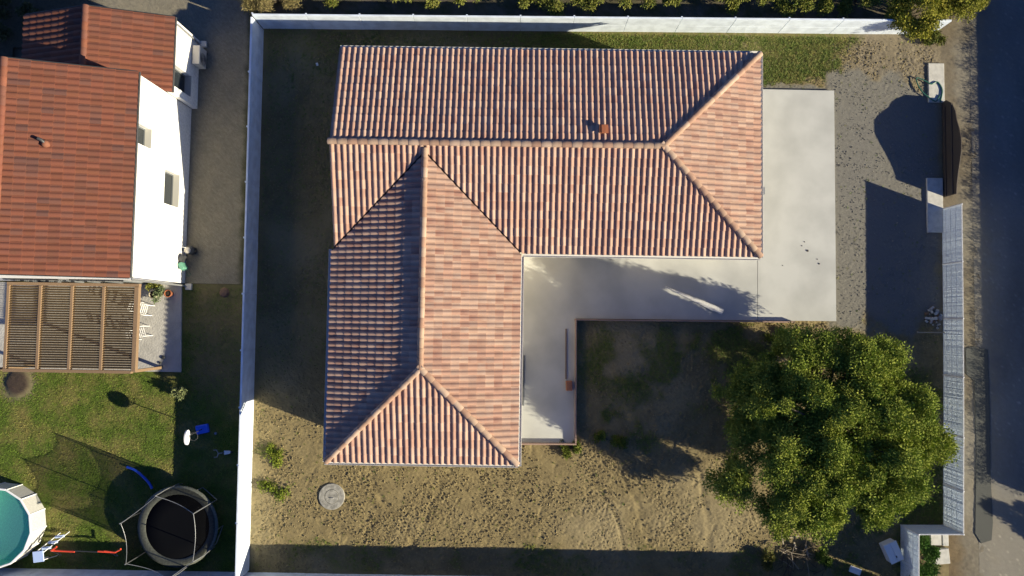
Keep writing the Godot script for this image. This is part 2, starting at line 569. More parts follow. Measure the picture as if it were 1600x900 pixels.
func _ready():
	rng.seed = 20240
	# ---- camera
	var cam := Camera3D.new()
	cam.name = "camera"
	add_child(cam)
	cam.projection = Camera3D.PROJECTION_PERSPECTIVE
	cam.fov = 45.74
	cam.near = 0.1; cam.far = 900.0
	cam.transform = Transform3D(Basis(Vector3(0.99988159, -0.00307031, -0.01507892), Vector3(-0.01490925, 0.04931506, -0.99867199), Vector3(0.00380985, 0.99877855, 0.04926345)).orthonormalized(), Vector3(0, 33, 0))
	cam.current = true
	# ---- sky, exposure
	var we := WorldEnvironment.new()
	we.name = "sky"
	var env := Environment.new()
	env.background_mode = Environment.BG_SKY
	var psm := ProceduralSkyMaterial.new()
	psm.sky_top_color = Color(0.115, 0.215, 0.405)
	psm.sky_horizon_color = Color(0.6, 0.75, 0.98)
	psm.sky_curve = 0.11
	psm.ground_bottom_color = Color(0.2, 0.18, 0.15)
	psm.ground_horizon_color = Color(0.46, 0.5, 0.56)
	var sky := Sky.new()
	sky.sky_material = psm
	env.sky = sky
	env.tonemap_mode = Environment.TONE_MAPPER_LINEAR
	env.tonemap_exposure = 2.05
	env.sdfgi_enabled = true; env.ssao_enabled = true; env.ssil_enabled = true
	we.environment = env
	add_child(we)
	# ---- sun: low, from the right and a little from the bottom of the picture
	var sun := DirectionalLight3D.new()
	sun.name = "sun"
	sun.light_energy = 1.6
	sun.light_color = Color(1.0, 0.95, 0.83)
	sun.light_angular_distance = 0.5
	sun.shadow_enabled = true
	add_child(sun)
	sun.transform = Transform3D(Basis.looking_at(Vector3(-0.881, -0.351, -0.317), Vector3.UP), Vector3(40, 20, 15))

	build_materials()
	build_ground()
	build_house()
	build_neighbour()
	build_walls()
	build_terrace()
	build_front()
	build_plants()
	build_neighbour_garden()
	build_yard_things()

func build_materials():
	T.cloud = noise_tex(0.012, 5, 0.72, 1.08, 1)
	T.grain = noise_tex(0.09, 4, 0.62, 1.12, 2)
	T.soft = noise_tex(0.02, 4, 0.88, 1.04, 3)
	T.stain = noise_tex(0.014, 5, 0.9, 1.04, 31)
	T.speck = noise_tex(0.11, 1, 0.5, 1.15, 4, FastNoiseLite.TYPE_CELLULAR)
	T.n_grain = noise_tex(0.08, 4, 0, 1, 5, FastNoiseLite.TYPE_SIMPLEX_SMOOTH, true, 6.0)
	T.n_speck = noise_tex(0.1, 2, 0, 1, 6, FastNoiseLite.TYPE_CELLULAR, true, 8.0)
	M.tile = mk(Color.WHITE, 0.85, T.grain, 1.7, T.n_grain, 0.25, true)
	M.deck = mk(lin(0.05, 0.035, 0.028), 0.95)
	M.white_wall = mk(lin(0.7, 0.78, 0.88), 0.75, T.stain, 0.2)
	M.render_white = mk(lin(0.82, 0.81, 0.78), 0.9, T.soft, 0.7, T.n_grain, 0.15)
	M.render_cream = mk(lin(0.7, 0.64, 0.54), 0.9, T.soft, 0.7, T.n_grain, 0.15)
	M.concrete = mk(lin(0.475, 0.485, 0.465), 0.85, T.stain, 0.06)
	M.conc_grey = mk(lin(0.42, 0.41, 0.385), 0.9, T.stain, 0.2, T.n_grain, 0.2)
	M.cover = mk(lin(0.36, 0.35, 0.31), 0.9, T.cloud, 0.7, T.n_grain, 0.3)
	M.slab = mk(lin(0.54, 0.53, 0.48), 0.9, T.stain, 0.4, T.n_grain, 0.2)
	M.pink = mk(lin(0.42, 0.29, 0.23), 0.9, T.grain, 1.2, T.n_grain, 0.3)
	M.ground = mk(Color.WHITE, 0.95, T.grain, 1.1, T.n_speck, 0.5, true)
	M.gravel = mk(Color.WHITE, 0.95, T.speck, 2.4, T.n_speck, 1.0, true)
	M.road = mk(Color.WHITE, 0.92, T.grain, 1.6, T.n_grain, 0.4, true)
	M.far_ground = mk(lin(0.14, 0.12, 0.08), 0.95, T.cloud, 0.2)
	M.bark = mk(lin(0.11, 0.085, 0.06), 0.95, T.grain, 2.0, T.n_grain, 0.6)
	M.leaf = mk(Color.WHITE, 0.85, null, 1.0, null, 0.6, true)
	M.leaf.metallic_specular = 0.25
	M.leaf.backlight_enabled = true
	M.leaf.backlight = Color(0.36, 0.42, 0.06)
	M.leaf.cull_mode = BaseMaterial3D.CULL_DISABLED
	M.grass = mk(Color.WHITE, 0.7, null, 1.0, null, 0.6, true)
	M.grass.cull_mode = BaseMaterial3D.CULL_DISABLED
	M.zinc = mk(lin(0.6, 0.59, 0.57), 0.55)
	M.dark_metal = mk(lin(0.05, 0.052, 0.055), 0.5, null, 1.0, null, 0.6, false, 0.3)
	M.grey_metal = mk(lin(0.3, 0.31, 0.32), 0.45, null, 1.0, null, 0.6, false, 0.5)
	M.slat = mk(lin(0.72, 0.79, 0.87), 0.55, T.soft, 1.0)
	M.fence_post = mk(lin(0.75, 0.76, 0.78), 0.45, null, 1.0, null, 0.6, false, 0.2)
	M.white_paint = mk(lin(0.78, 0.79, 0.8), 0.4)
	M.glass = mk(lin(0.02, 0.025, 0.03), 0.08)
	M.frame = mk(lin(0.12, 0.13, 0.14), 0.5)
	M.wood = mk(lin(0.29, 0.19, 0.11), 0.75, T.grain, 1.5, T.n_grain, 0.3)
	M.wood_slat = mk(lin(0.22, 0.15, 0.07), 0.8, T.grain, 1.3, T.n_grain, 0.3)
	M.lumber = mk(lin(0.5, 0.42, 0.3), 0.85, T.grain, 2.0, T.n_grain, 0.3)
	M.gate = mk(lin(0.085, 0.065, 0.05), 0.7, T.grain, 2.0, T.n_grain, 0.3)
	M.terracotta = mk(lin(0.38, 0.12, 0.05), 0.8, T.grain, 2.0)
	M.plastic_white = mk(lin(0.75, 0.76, 0.78), 0.35)
	M.plastic_beige = mk(lin(0.6, 0.56, 0.48), 0.5)
	M.green_plastic = mk(lin(0.1, 0.27, 0.19), 0.5)
	M.blue_plastic = mk(lin(0.02, 0.09, 0.62), 0.35)
	M.blue_box = mk(lin(0.03, 0.12, 0.75), 0.4)
	M.red_plastic = mk(lin(0.7, 0.07, 0.03), 0.4)
	M.black_cloth = mk(lin(0.012, 0.013, 0.016), 0.8, T.grain, 3.0)
	M.black_cloth.metallic_specular = 0.12
	M.pad = mk(lin(0.13, 0.14, 0.115), 0.6, T.cloud, 1.2)
	M.hose = mk(lin(0.03, 0.13, 0.09), 0.4)
	M.net = mk(Color(0.012, 0.012, 0.014, 0.5), 1.0)
	M.net.metallic_specular = 0.1
	M.net.transparency = BaseMaterial3D.TRANSPARENCY_ALPHA
	M.net.cull_mode = BaseMaterial3D.CULL_DISABLED
	M.sheet = mk(lin(0.72, 0.71, 0.67), 0.55, T.soft, 1.0)
	M.sheet.cull_mode = BaseMaterial3D.CULL_DISABLED
	M.liner = mk(lin(0.3, 0.74, 0.54), 0.5, T.soft, 1.2)
	M.water = StandardMaterial3D.new()
	M.water.albedo_color = Color(0.55, 0.85, 0.85, 0.12)
	M.water.roughness = 0.02
	M.water.transparency = BaseMaterial3D.TRANSPARENCY_ALPHA
	mkn("zone", 11, 0.28, 4); mkn("zone2", 12, 0.5, 4); mkn("mid", 13, 1.1, 4); mkn("fine", 14, 5.0, 3)
	mkn("big", 15, 0.16, 3); mkn("cell", 16, 3.6, 1, FastNoiseLite.TYPE_CELLULAR); mkn("tiny", 17, 7.5, 2)
	M.sprig_l = sprig(9, 0.105, 0.15, 0.5)
	M.sprig_s = sprig(6, 0.1, 0.11, 0.5)
	M.sprig_n = sprig(8, 0.14, 0.1, 0.16)
	M.tuft = grass_tuft(11, 0.08)
	M.tuft_big = grass_tuft(12, 0.2)

func build_ground():
	var st := new_st()
	quad(st, Vector3(-300, -0.2, 300), Vector3(300, -0.2, 300), Vector3(300, -0.2, -300), Vector3(-300, -0.2, -300))
	struct(obj("ground", st, M.far_ground))
	var skip_yard = func(x, z):
		return (x > -7.2 and x < 10.0 and z > -11.2 and z < -3.6) or (x > -7.2 and x < -0.4 and z > -5.0 and z < 5.4) or (x > 10.2 and x < 15.4 and z > -11.4 and z < -0.5) or (x > -0.5 and x < 11.5 and z > -4.5 and z < -0.35) or (x > -0.5 and x < 2.7 and z > -1.0 and z < 5.6)
	struct(terrain("soil_yard", -12.6, 20.75, -14.45, 12.2, 0.052, yard, skip_yard, M.ground))
	# behind the top wall, and past the bottom wall
	var back = func(x, z, col):
		var a := nn("mid", x, z); var f := nn("fine", x, z)
		col[0] = Color(0.16, 0.13, 0.09).lerp(Color(0.08, 0.08, 0.03), clampf(0.5 + a, 0, 1)) * (1.0 + 0.2 * f)
		return a * 0.03 + f * 0.02 - 0.02
	struct(terrain("soil_behind_wall", -12.9, 21.0, -22.0, -14.5, 0.12, back, func(x, z): return false, M.ground))
	struct(terrain("soil_by_road", -30.0, 30.0, 12.25, 18.0, 0.2, back, func(x, z): return false, M.ground))
	# neighbour: gravel drive, garden
	var drive = func(x, z, col):
		var a := nn("mid", x, z); var t := nn("tiny", x, z); var f := nn("fine", x, z)
		var k := Color(0.43, 0.385, 0.28).lerp(Color(0.33, 0.3, 0.23), clampf(0.5 + a * 0.6, 0, 1))
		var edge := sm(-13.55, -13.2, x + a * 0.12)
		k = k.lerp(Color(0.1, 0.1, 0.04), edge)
		var bed := sm(-21.0, -22.6, x + a * 0.5 + (z + 14.5) * 0.8)
		k = k.lerp(Color(0.12, 0.1, 0.06), bed)
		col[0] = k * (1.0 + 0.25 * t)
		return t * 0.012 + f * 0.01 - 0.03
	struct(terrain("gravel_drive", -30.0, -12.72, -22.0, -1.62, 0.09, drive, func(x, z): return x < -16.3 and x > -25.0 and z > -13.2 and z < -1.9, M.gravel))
	var garden = func(x, z, col):
		var a := nn("mid", x, z); var f := nn("fine", x, z); var b := nn("zone", x * 1.6, z * 1.6)
		var g := Color(0.095, 0.14, 0.014).lerp(Color(0.23, 0.195, 0.06), clampf(0.35 + b * 1.1 + a * 0.4, 0, 1))
		var bare := sm(-16.6, -14.8, x + a * 0.6) * sm(4.8, 3.0, z + a)
		g = g.lerp(Color(0.19, 0.15, 0.085), bare * 0.6)
		var md := sm(0.75, 0.4, Vector2(x + 23.85, (z - 3.3) * 0.9).length() + a * 0.1)
		g = g.lerp(Color(0.22, 0.18, 0.12), sm(1.1, 0.7, Vector2(x + 23.85, z - 3.3).length() + a * 0.2) * 0.7).lerp(Color(0.06, 0.04, 0.03), md)
		col[0] = g * (1.0 + 0.22 * f)
		return a * 0.02 + f * 0.018 + md * 0.12 - 0.02
	struct(terrain("lawn", -30.0, -12.72, -1.6, 12.2, 0.09, garden, func(x, z): return false, M.ground))
	# verge and road
	var verge = func(x, z, col):
		var a := nn("mid", x, z); var f := nn("fine", x, z); var b := nn("big", x, z)
		var k := Color(0.235, 0.2, 0.135).lerp(Color(0.16, 0.13, 0.085), clampf(0.5 + a, 0, 1)).lerp(Color(0.26, 0.235, 0.18), clampf(b * 2.0 + 0.3, 0, 1))
		var brown := sm(21.7, 21.2, x + a * 0.25)
		k = k.lerp(Color(0.19, 0.15, 0.095), brown * 0.7)
		var scrub := sm(21.6, 21.0, x + a * 0.3) * sm(9.2, 9.7, z)
		k = k.lerp(Color(0.18, 0.12, 0.05), scrub * 0.7)
		col[0] = k * (1.0 + 0.25 * f)
		return a * 0.015 + f * 0.014 - 0.004 * sm(21.0, 22.5, x) - 0.01
	struct(terrain("verge", 18.3, 22.5, -22.0, 12.2, 0.08, verge, func(x, z): return x < 20.68 and z < 9.3 and z > -14.4, M.ground))
	var road = func(x, z, col):
		var a := nn("mid", x, z); var f := nn("fine", x, z); var b := nn("zone", x, z * 0.5); var t := nn("tiny", x, z)
		var k := Color(0.265, 0.255, 0.225).lerp(Color(0.18, 0.175, 0.158), clampf(0.45 + b * 1.2, 0, 1))
		var dust := sm(23.7, 22.5, x + a * 0.7 + f * 0.2)
		k = k.lerp(Color(0.26, 0.235, 0.18), dust * 0.8)
		k = k.lerp(Color(0.28, 0.255, 0.2), sm(7.0, 9.5, z + b * 1.5) * 0.7)
		col[0] = k * (1.0 + 0.12 * f + 2.2 * max(0.0, t - 0.5))
		return f * 0.002 + 0.002 - 0.012 * sm(22.7, 22.3, x)
	struct(terrain("road", 22.2, 34.0, -30.0, 20.0, 0.09, road, func(x, z): return false, M.road))
	# the strip of newer asphalt over a trench
	var trench := PackedVector2Array([Vector2(21.72, 0.95), Vector2(22.1, 0.85), Vector2(22.78, 1.0), Vector2(22.83, 4.0), Vector2(22.8, 7.0), Vector2(22.86, 9.2), Vector2(22.78, 10.0), Vector2(22.3, 10.15), Vector2(22.02, 9.7), Vector2(22.15, 6.0), Vector2(22.12, 2.5), Vector2(21.75, 2.2)])
	var sp := new_st()
	prism(sp, trench, -0.02, 0.022)
	struct(obj("trench_patch", sp, mk(lin(0.085, 0.09, 0.08), 0.9, T.grain, 2.0, T.n_grain, 0.5)))

# ---------------------------------------------------------------- the new house
func build_house():
	var H := thing("tiled_house", "new L-shaped bungalow under pink and cream barrel tile roof, centre of picture", "house")
	var eh := 3.55; var pitch := 0.27
	var zr := -7.437; var hr := eh + 4.435 * pitch
	var xw := -3.85; var hw := eh + 4.06 * pitch
	# walls
	var walls := [[Vector3(-7.45, 0, -11.45), Vector3(10.1, 0, -11.45)], [Vector3(10.1, 0, -11.45), Vector3(10.1, 0, -3.42)], [Vector3(10.1, 0, -3.42), Vector3(-0.25, 0, -3.42)], [Vector3(-0.25, 0, -3.42), Vector3(-0.25, 0, 5.6)], [Vector3(-0.25, 0, 5.6), Vector3(-7.45, 0, 5.6)], [Vector3(-7.45, 0, 5.6), Vector3(-7.45, 0, -11.45)]]
	for w in walls:
		var st := new_st()
		var a: Vector3 = w[0]; var b: Vector3 = w[1]
		var d := (b - a).normalized()
		beam(st, a + d * 0.101 + Vector3.UP * 1.67, b - d * 0.101 + Vector3.UP * 1.67, 0.2, 3.54, 0.0)
		obj("wall", st, M.render_cream, H)
	for c in walls:
		var st := new_st()
		box(st, c[0] + Vector3.UP * 1.67, Vector3(0.202, 3.54, 0.202))
		obj("wall_corner", st, M.render_cream, H)
	# gable on the left end
	var gs := new_st()
	var ga := Vector3(-7.4, 3.44, -11.45); var gb := Vector3(-7.4, 3.44, -3.42); var gc := Vector3(-7.4, hr - 0.12, zr)
	tri(gs, ga, gc, gb); tri(gs, ga - Vector3(0.15, 0, 0), gb - Vector3(0.15, 0, 0), gc - Vector3(0.15, 0, 0))
	quad(gs, ga, ga - Vector3(0.15, 0, 0), gc - Vector3(0.15, 0, 0), gc); quad(gs, gb, gc, gc - Vector3(0.15, 0, 0), gb - Vector3(0.15, 0, 0))
	obj("gable", gs, M.render_cream, H)
	# windows and doors below the eaves
	for q in [[Vector3(4.0, 1.2, -3.31), 2.4, 2.1, 0.0], [Vector3(8.2, 1.3, -3.31), 1.6, 1.2, 0.0], [Vector3(-0.14, 1.2, 2.8), 2.4, 2.1, PI / 2], [Vector3(10.21, 1.15, -8.6), 2.6, 2.1, PI / 2], [Vector3(10.21, 1.2, -5.2), 1.0, 2.15, PI / 2], [Vector3(-4.0, 1.4, 5.71), 1.4, 1.2, 0.0], [Vector3(-7.56, 1.4, 0.0), 1.2, 1.0, PI / 2], [Vector3(-7.56, 1.4, -8.0), 1.2, 1.0, PI / 2]]:
		var bs := Basis(Vector3.UP, q[3])
		var fr := new_st()
		for s in [-1, 1]:
			box(fr, q[0] + bs * Vector3(s * (q[1] * 0.5 - 0.03), 0, 0), Vector3(0.06, q[2], 0.05), bs)
			box(fr, q[0] + Vector3(0, s * (q[2] * 0.5 - 0.03), 0), Vector3(q[1] - 0.12, 0.06, 0.05), bs)
		box(fr, q[0], Vector3(0.05, q[2] - 0.12, 0.05), bs)
		var wn := obj("window", fr, M.white_paint, H)
		for s in [-1, 1]:
			var pn := new_st()
			box(pn, q[0] + bs * Vector3(s * q[1] * 0.24, 0, 0), Vector3(q[1] * 0.45, q[2] - 0.12, 0.02), bs)
			obj("pane", pn, M.glass, wn)
	# roof deck
	var rd := new_st()
	var dn := 0.03
	var e := eh - dn
	var pN := [Vector3(-7.85, e, -11.87), Vector3(10.58, e, -11.87), Vector3(6.145, hr - dn, zr), Vector3(-7.85, hr - dn, zr)]
	var pS1 := [Vector3(-7.85, hr - dn, zr), Vector3(xw, hr - dn, zr), Vector3(xw, hw - dn, -7.06), Vector3(-7.85, e + 0.024, -3.06)]
	var pS2 := [Vector3(xw, hr - dn, zr), Vector3(6.145, hr - dn, zr), Vector3(10.58, e, -3.0), Vector3(0.21, e, -3.0), Vector3(xw, hw - dn, -7.06)]
	var pE := [Vector3(10.58, e, -11.87), Vector3(10.58, e, -3.0), Vector3(6.145, hr - dn, zr)]
	var pWW := [Vector3(xw, hw - dn, -7.06), Vector3(xw, hw - dn, 1.99), Vector3(-7.91, e, 6.05), Vector3(-7.91, e, -3.0)]
	var pWE := [Vector3(xw, hw - dn, -7.06), Vector3(0.21, e, -3.0), Vector3(0.21, e, 6.05), Vector3(xw, hw - dn, 1.99)]
	var pWS := [Vector3(xw, hw - dn, 1.99), Vector3(0.21, e, 6.05), Vector3(-7.91, e, 6.05)]
	for p in [pN, pS1, pS2, pE, pWW, pWE, pWS]: deck(rd, p)
	# soffit closing the eaves
	prism(rd, PackedVector2Array([Vector2(-7.83, -11.84), Vector2(10.55, -11.84), Vector2(10.55, -3.03), Vector2(0.18, -3.03), Vector2(0.18, 6.02), Vector2(-7.88, 6.02), Vector2(-7.88, -3.03), Vector2(-7.83, -3.03)]), eh - 0.1, eh - 0.045)
	var roof := obj("roof", rd, M.deck, H)
	# tiles
	var base := [Color(0.607, 0.419, 0.316), Color(0.567, 0.363, 0.263), Color(0.475, 0.270, 0.198), Color(0.396, 0.213, 0.158), Color(0.488, 0.326, 0.251), Color(0.660, 0.469, 0.363), Color(0.528, 0.314, 0.232), Color(0.396, 0.251, 0.198), Color(0.594, 0.370, 0.271)]
	var tones := []; var meshes := []
	for i in 26:
		var c0: Color = base[rng.randi() % base.size()].lerp(base[rng.randi() % base.size()], R(0, 0.6)) * R(0.9, 1.06)
		var c1: Color = c0.lerp(base[rng.randi() % base.size()], R(0.0, 0.5))
		var c2: Color = c1.lerp(base[rng.randi() % base.size()], R(0.0, 0.4))
		tones.append([c0, c1, c2])
	var w := 0.254; var g := 0.375
	for t in tones: meshes.append(tile_mesh(w, g, false, t[0], t[1], t[2]))
	var whole := []
	var cut := new_st()
	var V2 = func(arr): 
		var o := []
		for v in arr: o.append(Vector2(v.x, v.z))
		return o
	var ev := -0.06
	slope(V2.call(pN), Vector2(0, -11.87), eh, Vector2(0, -1), pitch, w, g, false, [ev, 0.03, 0.05, 0.0], whole, cut, tones)
	slope(V2.call(pS1), Vector2(0, -3.0), eh, Vector2(0, 1), pitch, w, g, false, [0.05, 0.0, 0.045, 0.0], whole, cut, tones)
	slope(V2.call(pS2), Vector2(0, -3.0), eh, Vector2(0, 1), pitch, w, g, false, [0.05, 0.03, ev, 0.045, 0.0], whole, cut, tones)
	slope(V2.call(pE), Vector2(10.58, -7), eh, Vector2(1, 0), pitch, w, g, false, [ev, 0.03, 0.03], whole, cut, tones)
	slope(V2.call(pWW), Vector2(-7.91, 0), eh, Vector2(-1, 0), pitch, w, g, false, [0.05, 0.03, ev, 0.03], whole, cut, tones)
	slope(V2.call(pWE), Vector2(0.21, 0), eh, Vector2(1, 0), pitch, w, g, false, [0.03, ev, 0.03, 0.05], whole, cut, tones)
	slope(V2.call(pWS), Vector2(0, 6.05), eh, Vector2(0, 1), pitch, w, g, false, [0.03, ev, 0.03], whole, cut, tones)
	finish_tiles(roof, whole, cut, meshes, M.tile)
	# ridge and hip tiles
	var rm := []
	for i in 8:
		var c0: Color = [Color(0.5, 0.35, 0.25), Color(0.45, 0.29, 0.2), Color(0.54, 0.39, 0.29), Color(0.43, 0.26, 0.18)][i % 4] * R(0.9, 1.05)
		rm.append(ridge_mesh(c0, c0.lerp(Color(0.3, 0.15, 0.1), R(0, 0.5)), 0.14, 0.42))
	var up := Vector3.UP * 0.055
	ridge_run(roof, Vector3(-7.91, hr, zr) + up, Vector3(6.145, hr, zr) + up, rm, M.tile)
	ridge_run(roof, Vector3(10.62, eh, -11.91) + up, Vector3(6.07, hr, zr + 0.08) + up, rm, M.tile)
	ridge_run(roof, Vector3(10.62, eh, -2.96) + up, Vector3(6.07, hr, zr - 0.08) + up, rm, M.tile)
	ridge_run(roof, Vector3(xw, hw, -7.22) + up, Vector3(xw, hw, 1.99) + up, rm, M.tile)
	ridge_run(roof, Vector3(-7.95, eh, 6.09) + up, Vector3(xw + 0.08, hw, 1.91) + up, rm, M.tile)
	ridge_run(roof, Vector3(0.25, eh, 6.09) + up, Vector3(xw - 0.08, hw, 1.91) + up, rm, M.tile)
	# gutters
	for q in [[Vector3(-7.85, 0, -11.99), Vector3(10.7, 0, -11.99)], [Vector3(10.7, 0, -11.93), Vector3(10.7, 0, -2.94)], [Vector3(10.64, 0, -2.88), Vector3(0.35, 0, -2.88)], [Vector3(0.33, 0, -2.83), Vector3(0.33, 0, 6.17)], [Vector3(0.27, 0, 6.17), Vector3(-8.03, 0, 6.17)], [Vector3(-8.03, 0, 6.11), Vector3(-8.03, 0, -3.03)]]:
		var st := new_st()
		var a: Vector3 = q[0] + Vector3.UP * (eh - 0.07); var b: Vector3 = q[1] + Vector3.UP * (eh - 0.07)
		var d := (b - a).normalized(); var x := d.cross(Vector3.UP).normalized()
		var prev := Vector3.ZERO
		for i in 7:
			var an := PI + PI * i / 6.0
			var o := x * cos(an) * 0.055 + Vector3.UP * sin(an) * 0.055
			if i > 0:
				quad(st, a + prev, a + o, b + o, b + prev)
				quad(st, b + prev * 0.9, b + o * 0.9, a + o * 0.9, a + prev * 0.9)
			prev = o
		tube(st, [a - x * 0.056, b - x * 0.056], 0.008, 5); tube(st, [a + x * 0.056, b + x * 0.056], 0.008, 5)
		obj("gutter", st, M.zinc, H)
	# terracotta roof vent, its top at the level of the ridge
	var vt := new_st()
	var vb := Basis(Vector3.UP, 0.03)
	box(vt, Vector3(3.63, 4.62, -8.12), Vector3(0.3, 0.26, 0.3), vb, 0.02)
	var vent := obj("roof_vent", vt, M.terracotta, H)
	var vc := new_st()
	box(vc, Vector3(3.63, 4.77, -8.12), Vector3(0.37, 0.04, 0.37), vb, 0.015)
	box(vc, Vector3(3.63, 4.8, -8.12), Vector3(0.2, 0.03, 0.36), vb, 0.01)
	obj("vent_cap", vc, M.terracotta, vent)
	# lamp on the end wall, and the track of the sliding door
	var lp := new_st()
	box(lp, Vector3(10.9, 2.9, -5.95), Vector3(0.22, 0.3, 0.34), Basis.IDENTITY, 0.02)
	box(lp, Vector3(10.5, 2.9, -5.95), Vector3(0.6, 0.05, 0.08), Basis.IDENTITY, 0.01)
	obj("wall_lamp", lp, M.grey_metal, H)
	var tr := new_st()
	box(tr, Vector3(0.5, 0.18, 2.8), Vector3(0.07, 0.05, 2.4), Basis.IDENTITY, 0.006)
	obj("door_track", tr, M.frame, H)
	var sl := new_st()
	box(sl, Vector3(0.28, 0.165, 3.0), Vector3(0.3, 0.03, 3.4), Basis.IDENTITY, 0.006)
	obj("door_sill", sl, M.slab, H)

# ---------------------------------------------------------------- the neighbour's house
func build_neighbour():
	var H := thing("neighbour_house", "white two storey house with brown-red tiled roof beside the gravel strip", "house")
	var zn := -10.2; var zs := -1.62
	# window openings in the right wall are real holes between wall pieces
	var wallx := -16.12
	var seg = func(x, y0, y1, z0, z1, nm):
		var st := new_st()
		box(st, Vector3(x, (y0 + y1) * 0.5, (z0 + z1) * 0.5), Vector3(0.24, y1 - y0, z1 - z0))
		obj(nm, st, M.render_white, H)
	# right wall: window upper h 3.6-4.6 z -8.15..-7.3, lower h 1.0-2.2 z -6.7..-5.15
	seg.call(wallx, -0.1, 4.93, zn, -8.15, "wall")
	seg.call(wallx, -0.1, 3.6, -8.15, -7.3, "wall"); seg.call(wallx, 4.65, 4.93, -8.15, -7.3, "wall")
	seg.call(wallx, -0.1, 4.93, -7.3, -6.7, "wall")
	seg.call(wallx, -0.1, 1.0, -6.7, -5.15, "wall"); seg.call(wallx, 2.25, 4.93, -6.7, -5.15, "wall")
	seg.call(wallx, -0.1, 4.93, -5.15, zs, "wall")
	for q in [[3.6, 4.65, -8.15, -7.3], [1.0, 2.25, -6.7, -5.15]]:
		var fr := new_st()
		var zc: float = (q[2] + q[3]) * 0.5; var yc: float = (q[0] + q[1]) * 0.5
		for s in [-1, 1]:
			box(fr, Vector3(-16.27, yc, zc + s * ((q[3] - q[2]) * 0.5 - 0.03)), Vector3(0.06, q[1] - q[0], 0.06))
			box(fr, Vector3(-16.27, yc + s * ((q[1] - q[0]) * 0.5 - 0.03), zc), Vector3(0.06, 0.06, q[3] - q[2] - 0.12))
		var wn := obj("window", fr, M.frame, H)
		var pn := new_st()
		box(pn, Vector3(-16.28, yc, zc), Vector3(0.02, q[1] - q[0] - 0.12, q[3] - q[2] - 0.12))
		obj("pane", pn, M.glass, wn)
		var sl := new_st()
		box(sl, Vector3(-16.08, q[0] + 0.015, zc), Vector3(0.3, 0.03, q[3] - q[2] - 0.004), Basis.IDENTITY, 0.006)
		obj("sill", sl, mk(lin(0.5, 0.49, 0.44), 0.8), wn)
	for q in [[Vector3(-20.86, 2.4, zs - 0.12), Vector3(9.22, 5.06, 0.24)], [Vector3(-25.35, 2.4, -5.91), Vector3(0.24, 5.06, 8.08)], [Vector3(-20.86, 2.4, zn + 0.12), Vector3(9.22, 5.06, 0.24)]]:
		var st := new_st()
		box(st, q[0], q[1]); obj("wall", st, M.render_white, H)
	for z in [zs - 0.25, zn + 0.01]:
		var st := new_st()
		var a := Vector3(-24.95, 4.93, z); var b := Vector3(-16.0, 4.93, z); var c := Vector3(-20.47, 6.25, z); var o := Vector3(0, 0, 0.24)
		tri(st, a + o, b + o, c + o); tri(st, a, c, b); quad(st, b, b + o, c + o, c); quad(st, a, c, c + o, a + o)
		obj("gable", st, M.render_white, H)
	# door and window on the garden side, under the pergola
	for x in [-22.0, -19.0]:
		var fr := new_st()
		for s in [-1, 1]:
			box(fr, Vector3(x + s * 1.1, 1.1, zs + 0.03), Vector3(0.08, 2.2, 0.06))
		box(fr, Vector3(x, 2.24, zs + 0.03), Vector3(2.28, 0.08, 0.06)); box(fr, Vector3(x, 1.1, zs + 0.03), Vector3(0.08, 2.2, 0.06))
		var dr := obj("glass_door", fr, M.frame, H)
		for s in [-1, 1]:
			var pn := new_st()
			box(pn, Vector3(x + s * 0.55, 1.1, zs + 0.02), Vector3(1.0, 2.16, 0.03)); obj("pane", pn, M.glass, dr)
	# annex
	var ax := -15.84
	for q in [[-0.1, 2.46, -13.6, -11.55], [-0.1, 0.8, -11.55, -10.55], [2.3, 2.46, -11.55, -10.55], [-0.1, 2.46, -10.55, zn - 0.002]]:
		var st := new_st()
		box(st, Vector3(ax, (q[0] + q[1]) * 0.5, (q[2] + q[3]) * 0.5), Vector3(0.24, q[1] - q[0], q[3] - q[2]))
		obj("annex_wall", st, M.render_white, H)
	for q in [[Vector3(-19.2, 1.18, -13.48), Vector3(6.46, 2.56, 0.24)], [Vector3(-22.3, 1.18, -11.78), Vector3(0.24, 2.56, 3.1)]]:
		var st := new_st()
		box(st, q[0], q[1]); obj("annex_wall", st, M.render_white, H)
	var ag := new_st()
	var ga := Vector3(-22.4, 2.46, -13.6); var gb := Vector3(-15.74, 2.46, -13.6); var gc := Vector3(-19.12, 3.4, -13.6); var go := Vector3(0, 0, 0.24)
	tri(ag, ga + go, gb + go, gc + go); tri(ag, ga, gc, gb); quad(ag, gb, gb + go, gc + go, gc); quad(ag, ga, gc, gc + go, ga + go)
	obj("annex_gable", ag, M.render_white, H)
	var fr2 := new_st()
	for s in [-1, 1]:
		box(fr2, Vector3(-15.98, 1.55, -11.05 + s * 0.47), Vector3(0.06, 1.5, 0.06))
		box(fr2, Vector3(-15.98, 1.55 + s * 0.72, -11.05), Vector3(0.06, 0.06, 0.88))
	var w2 := obj("window", fr2, M.frame, H)
	var p2 := new_st()
	box(p2, Vector3(-15.99, 1.55, -11.05), Vector3(0.02, 1.38, 0.88)); obj("pane", p2, M.glass, w2)
	var s2 := new_st()
	box(s2, Vector3(-15.81, 0.815, -11.05), Vector3(0.3, 0.03, 0.996), Basis.IDENTITY, 0.006); obj("sill", s2, mk(lin(0.3, 0.32, 0.32), 0.7), w2)
	# roofs
	var base := [Color(0.225, 0.076, 0.042), Color(0.202, 0.067, 0.040), Color(0.241, 0.082, 0.047), Color(0.173, 0.067, 0.045), Color(0.140, 0.071, 0.057), Color(0.212, 0.071, 0.042)]
	var tones := []; var meshes := []
	for i in 18:
		var c0: Color = base[rng.randi() % base.size()].lerp(base[rng.randi() % base.size()], R(0, 0.7)) * R(0.93, 1.06)
		tones.append([c0, c0.lerp(base[rng.randi() % base.size()], R(0.0, 0.25)), c0])
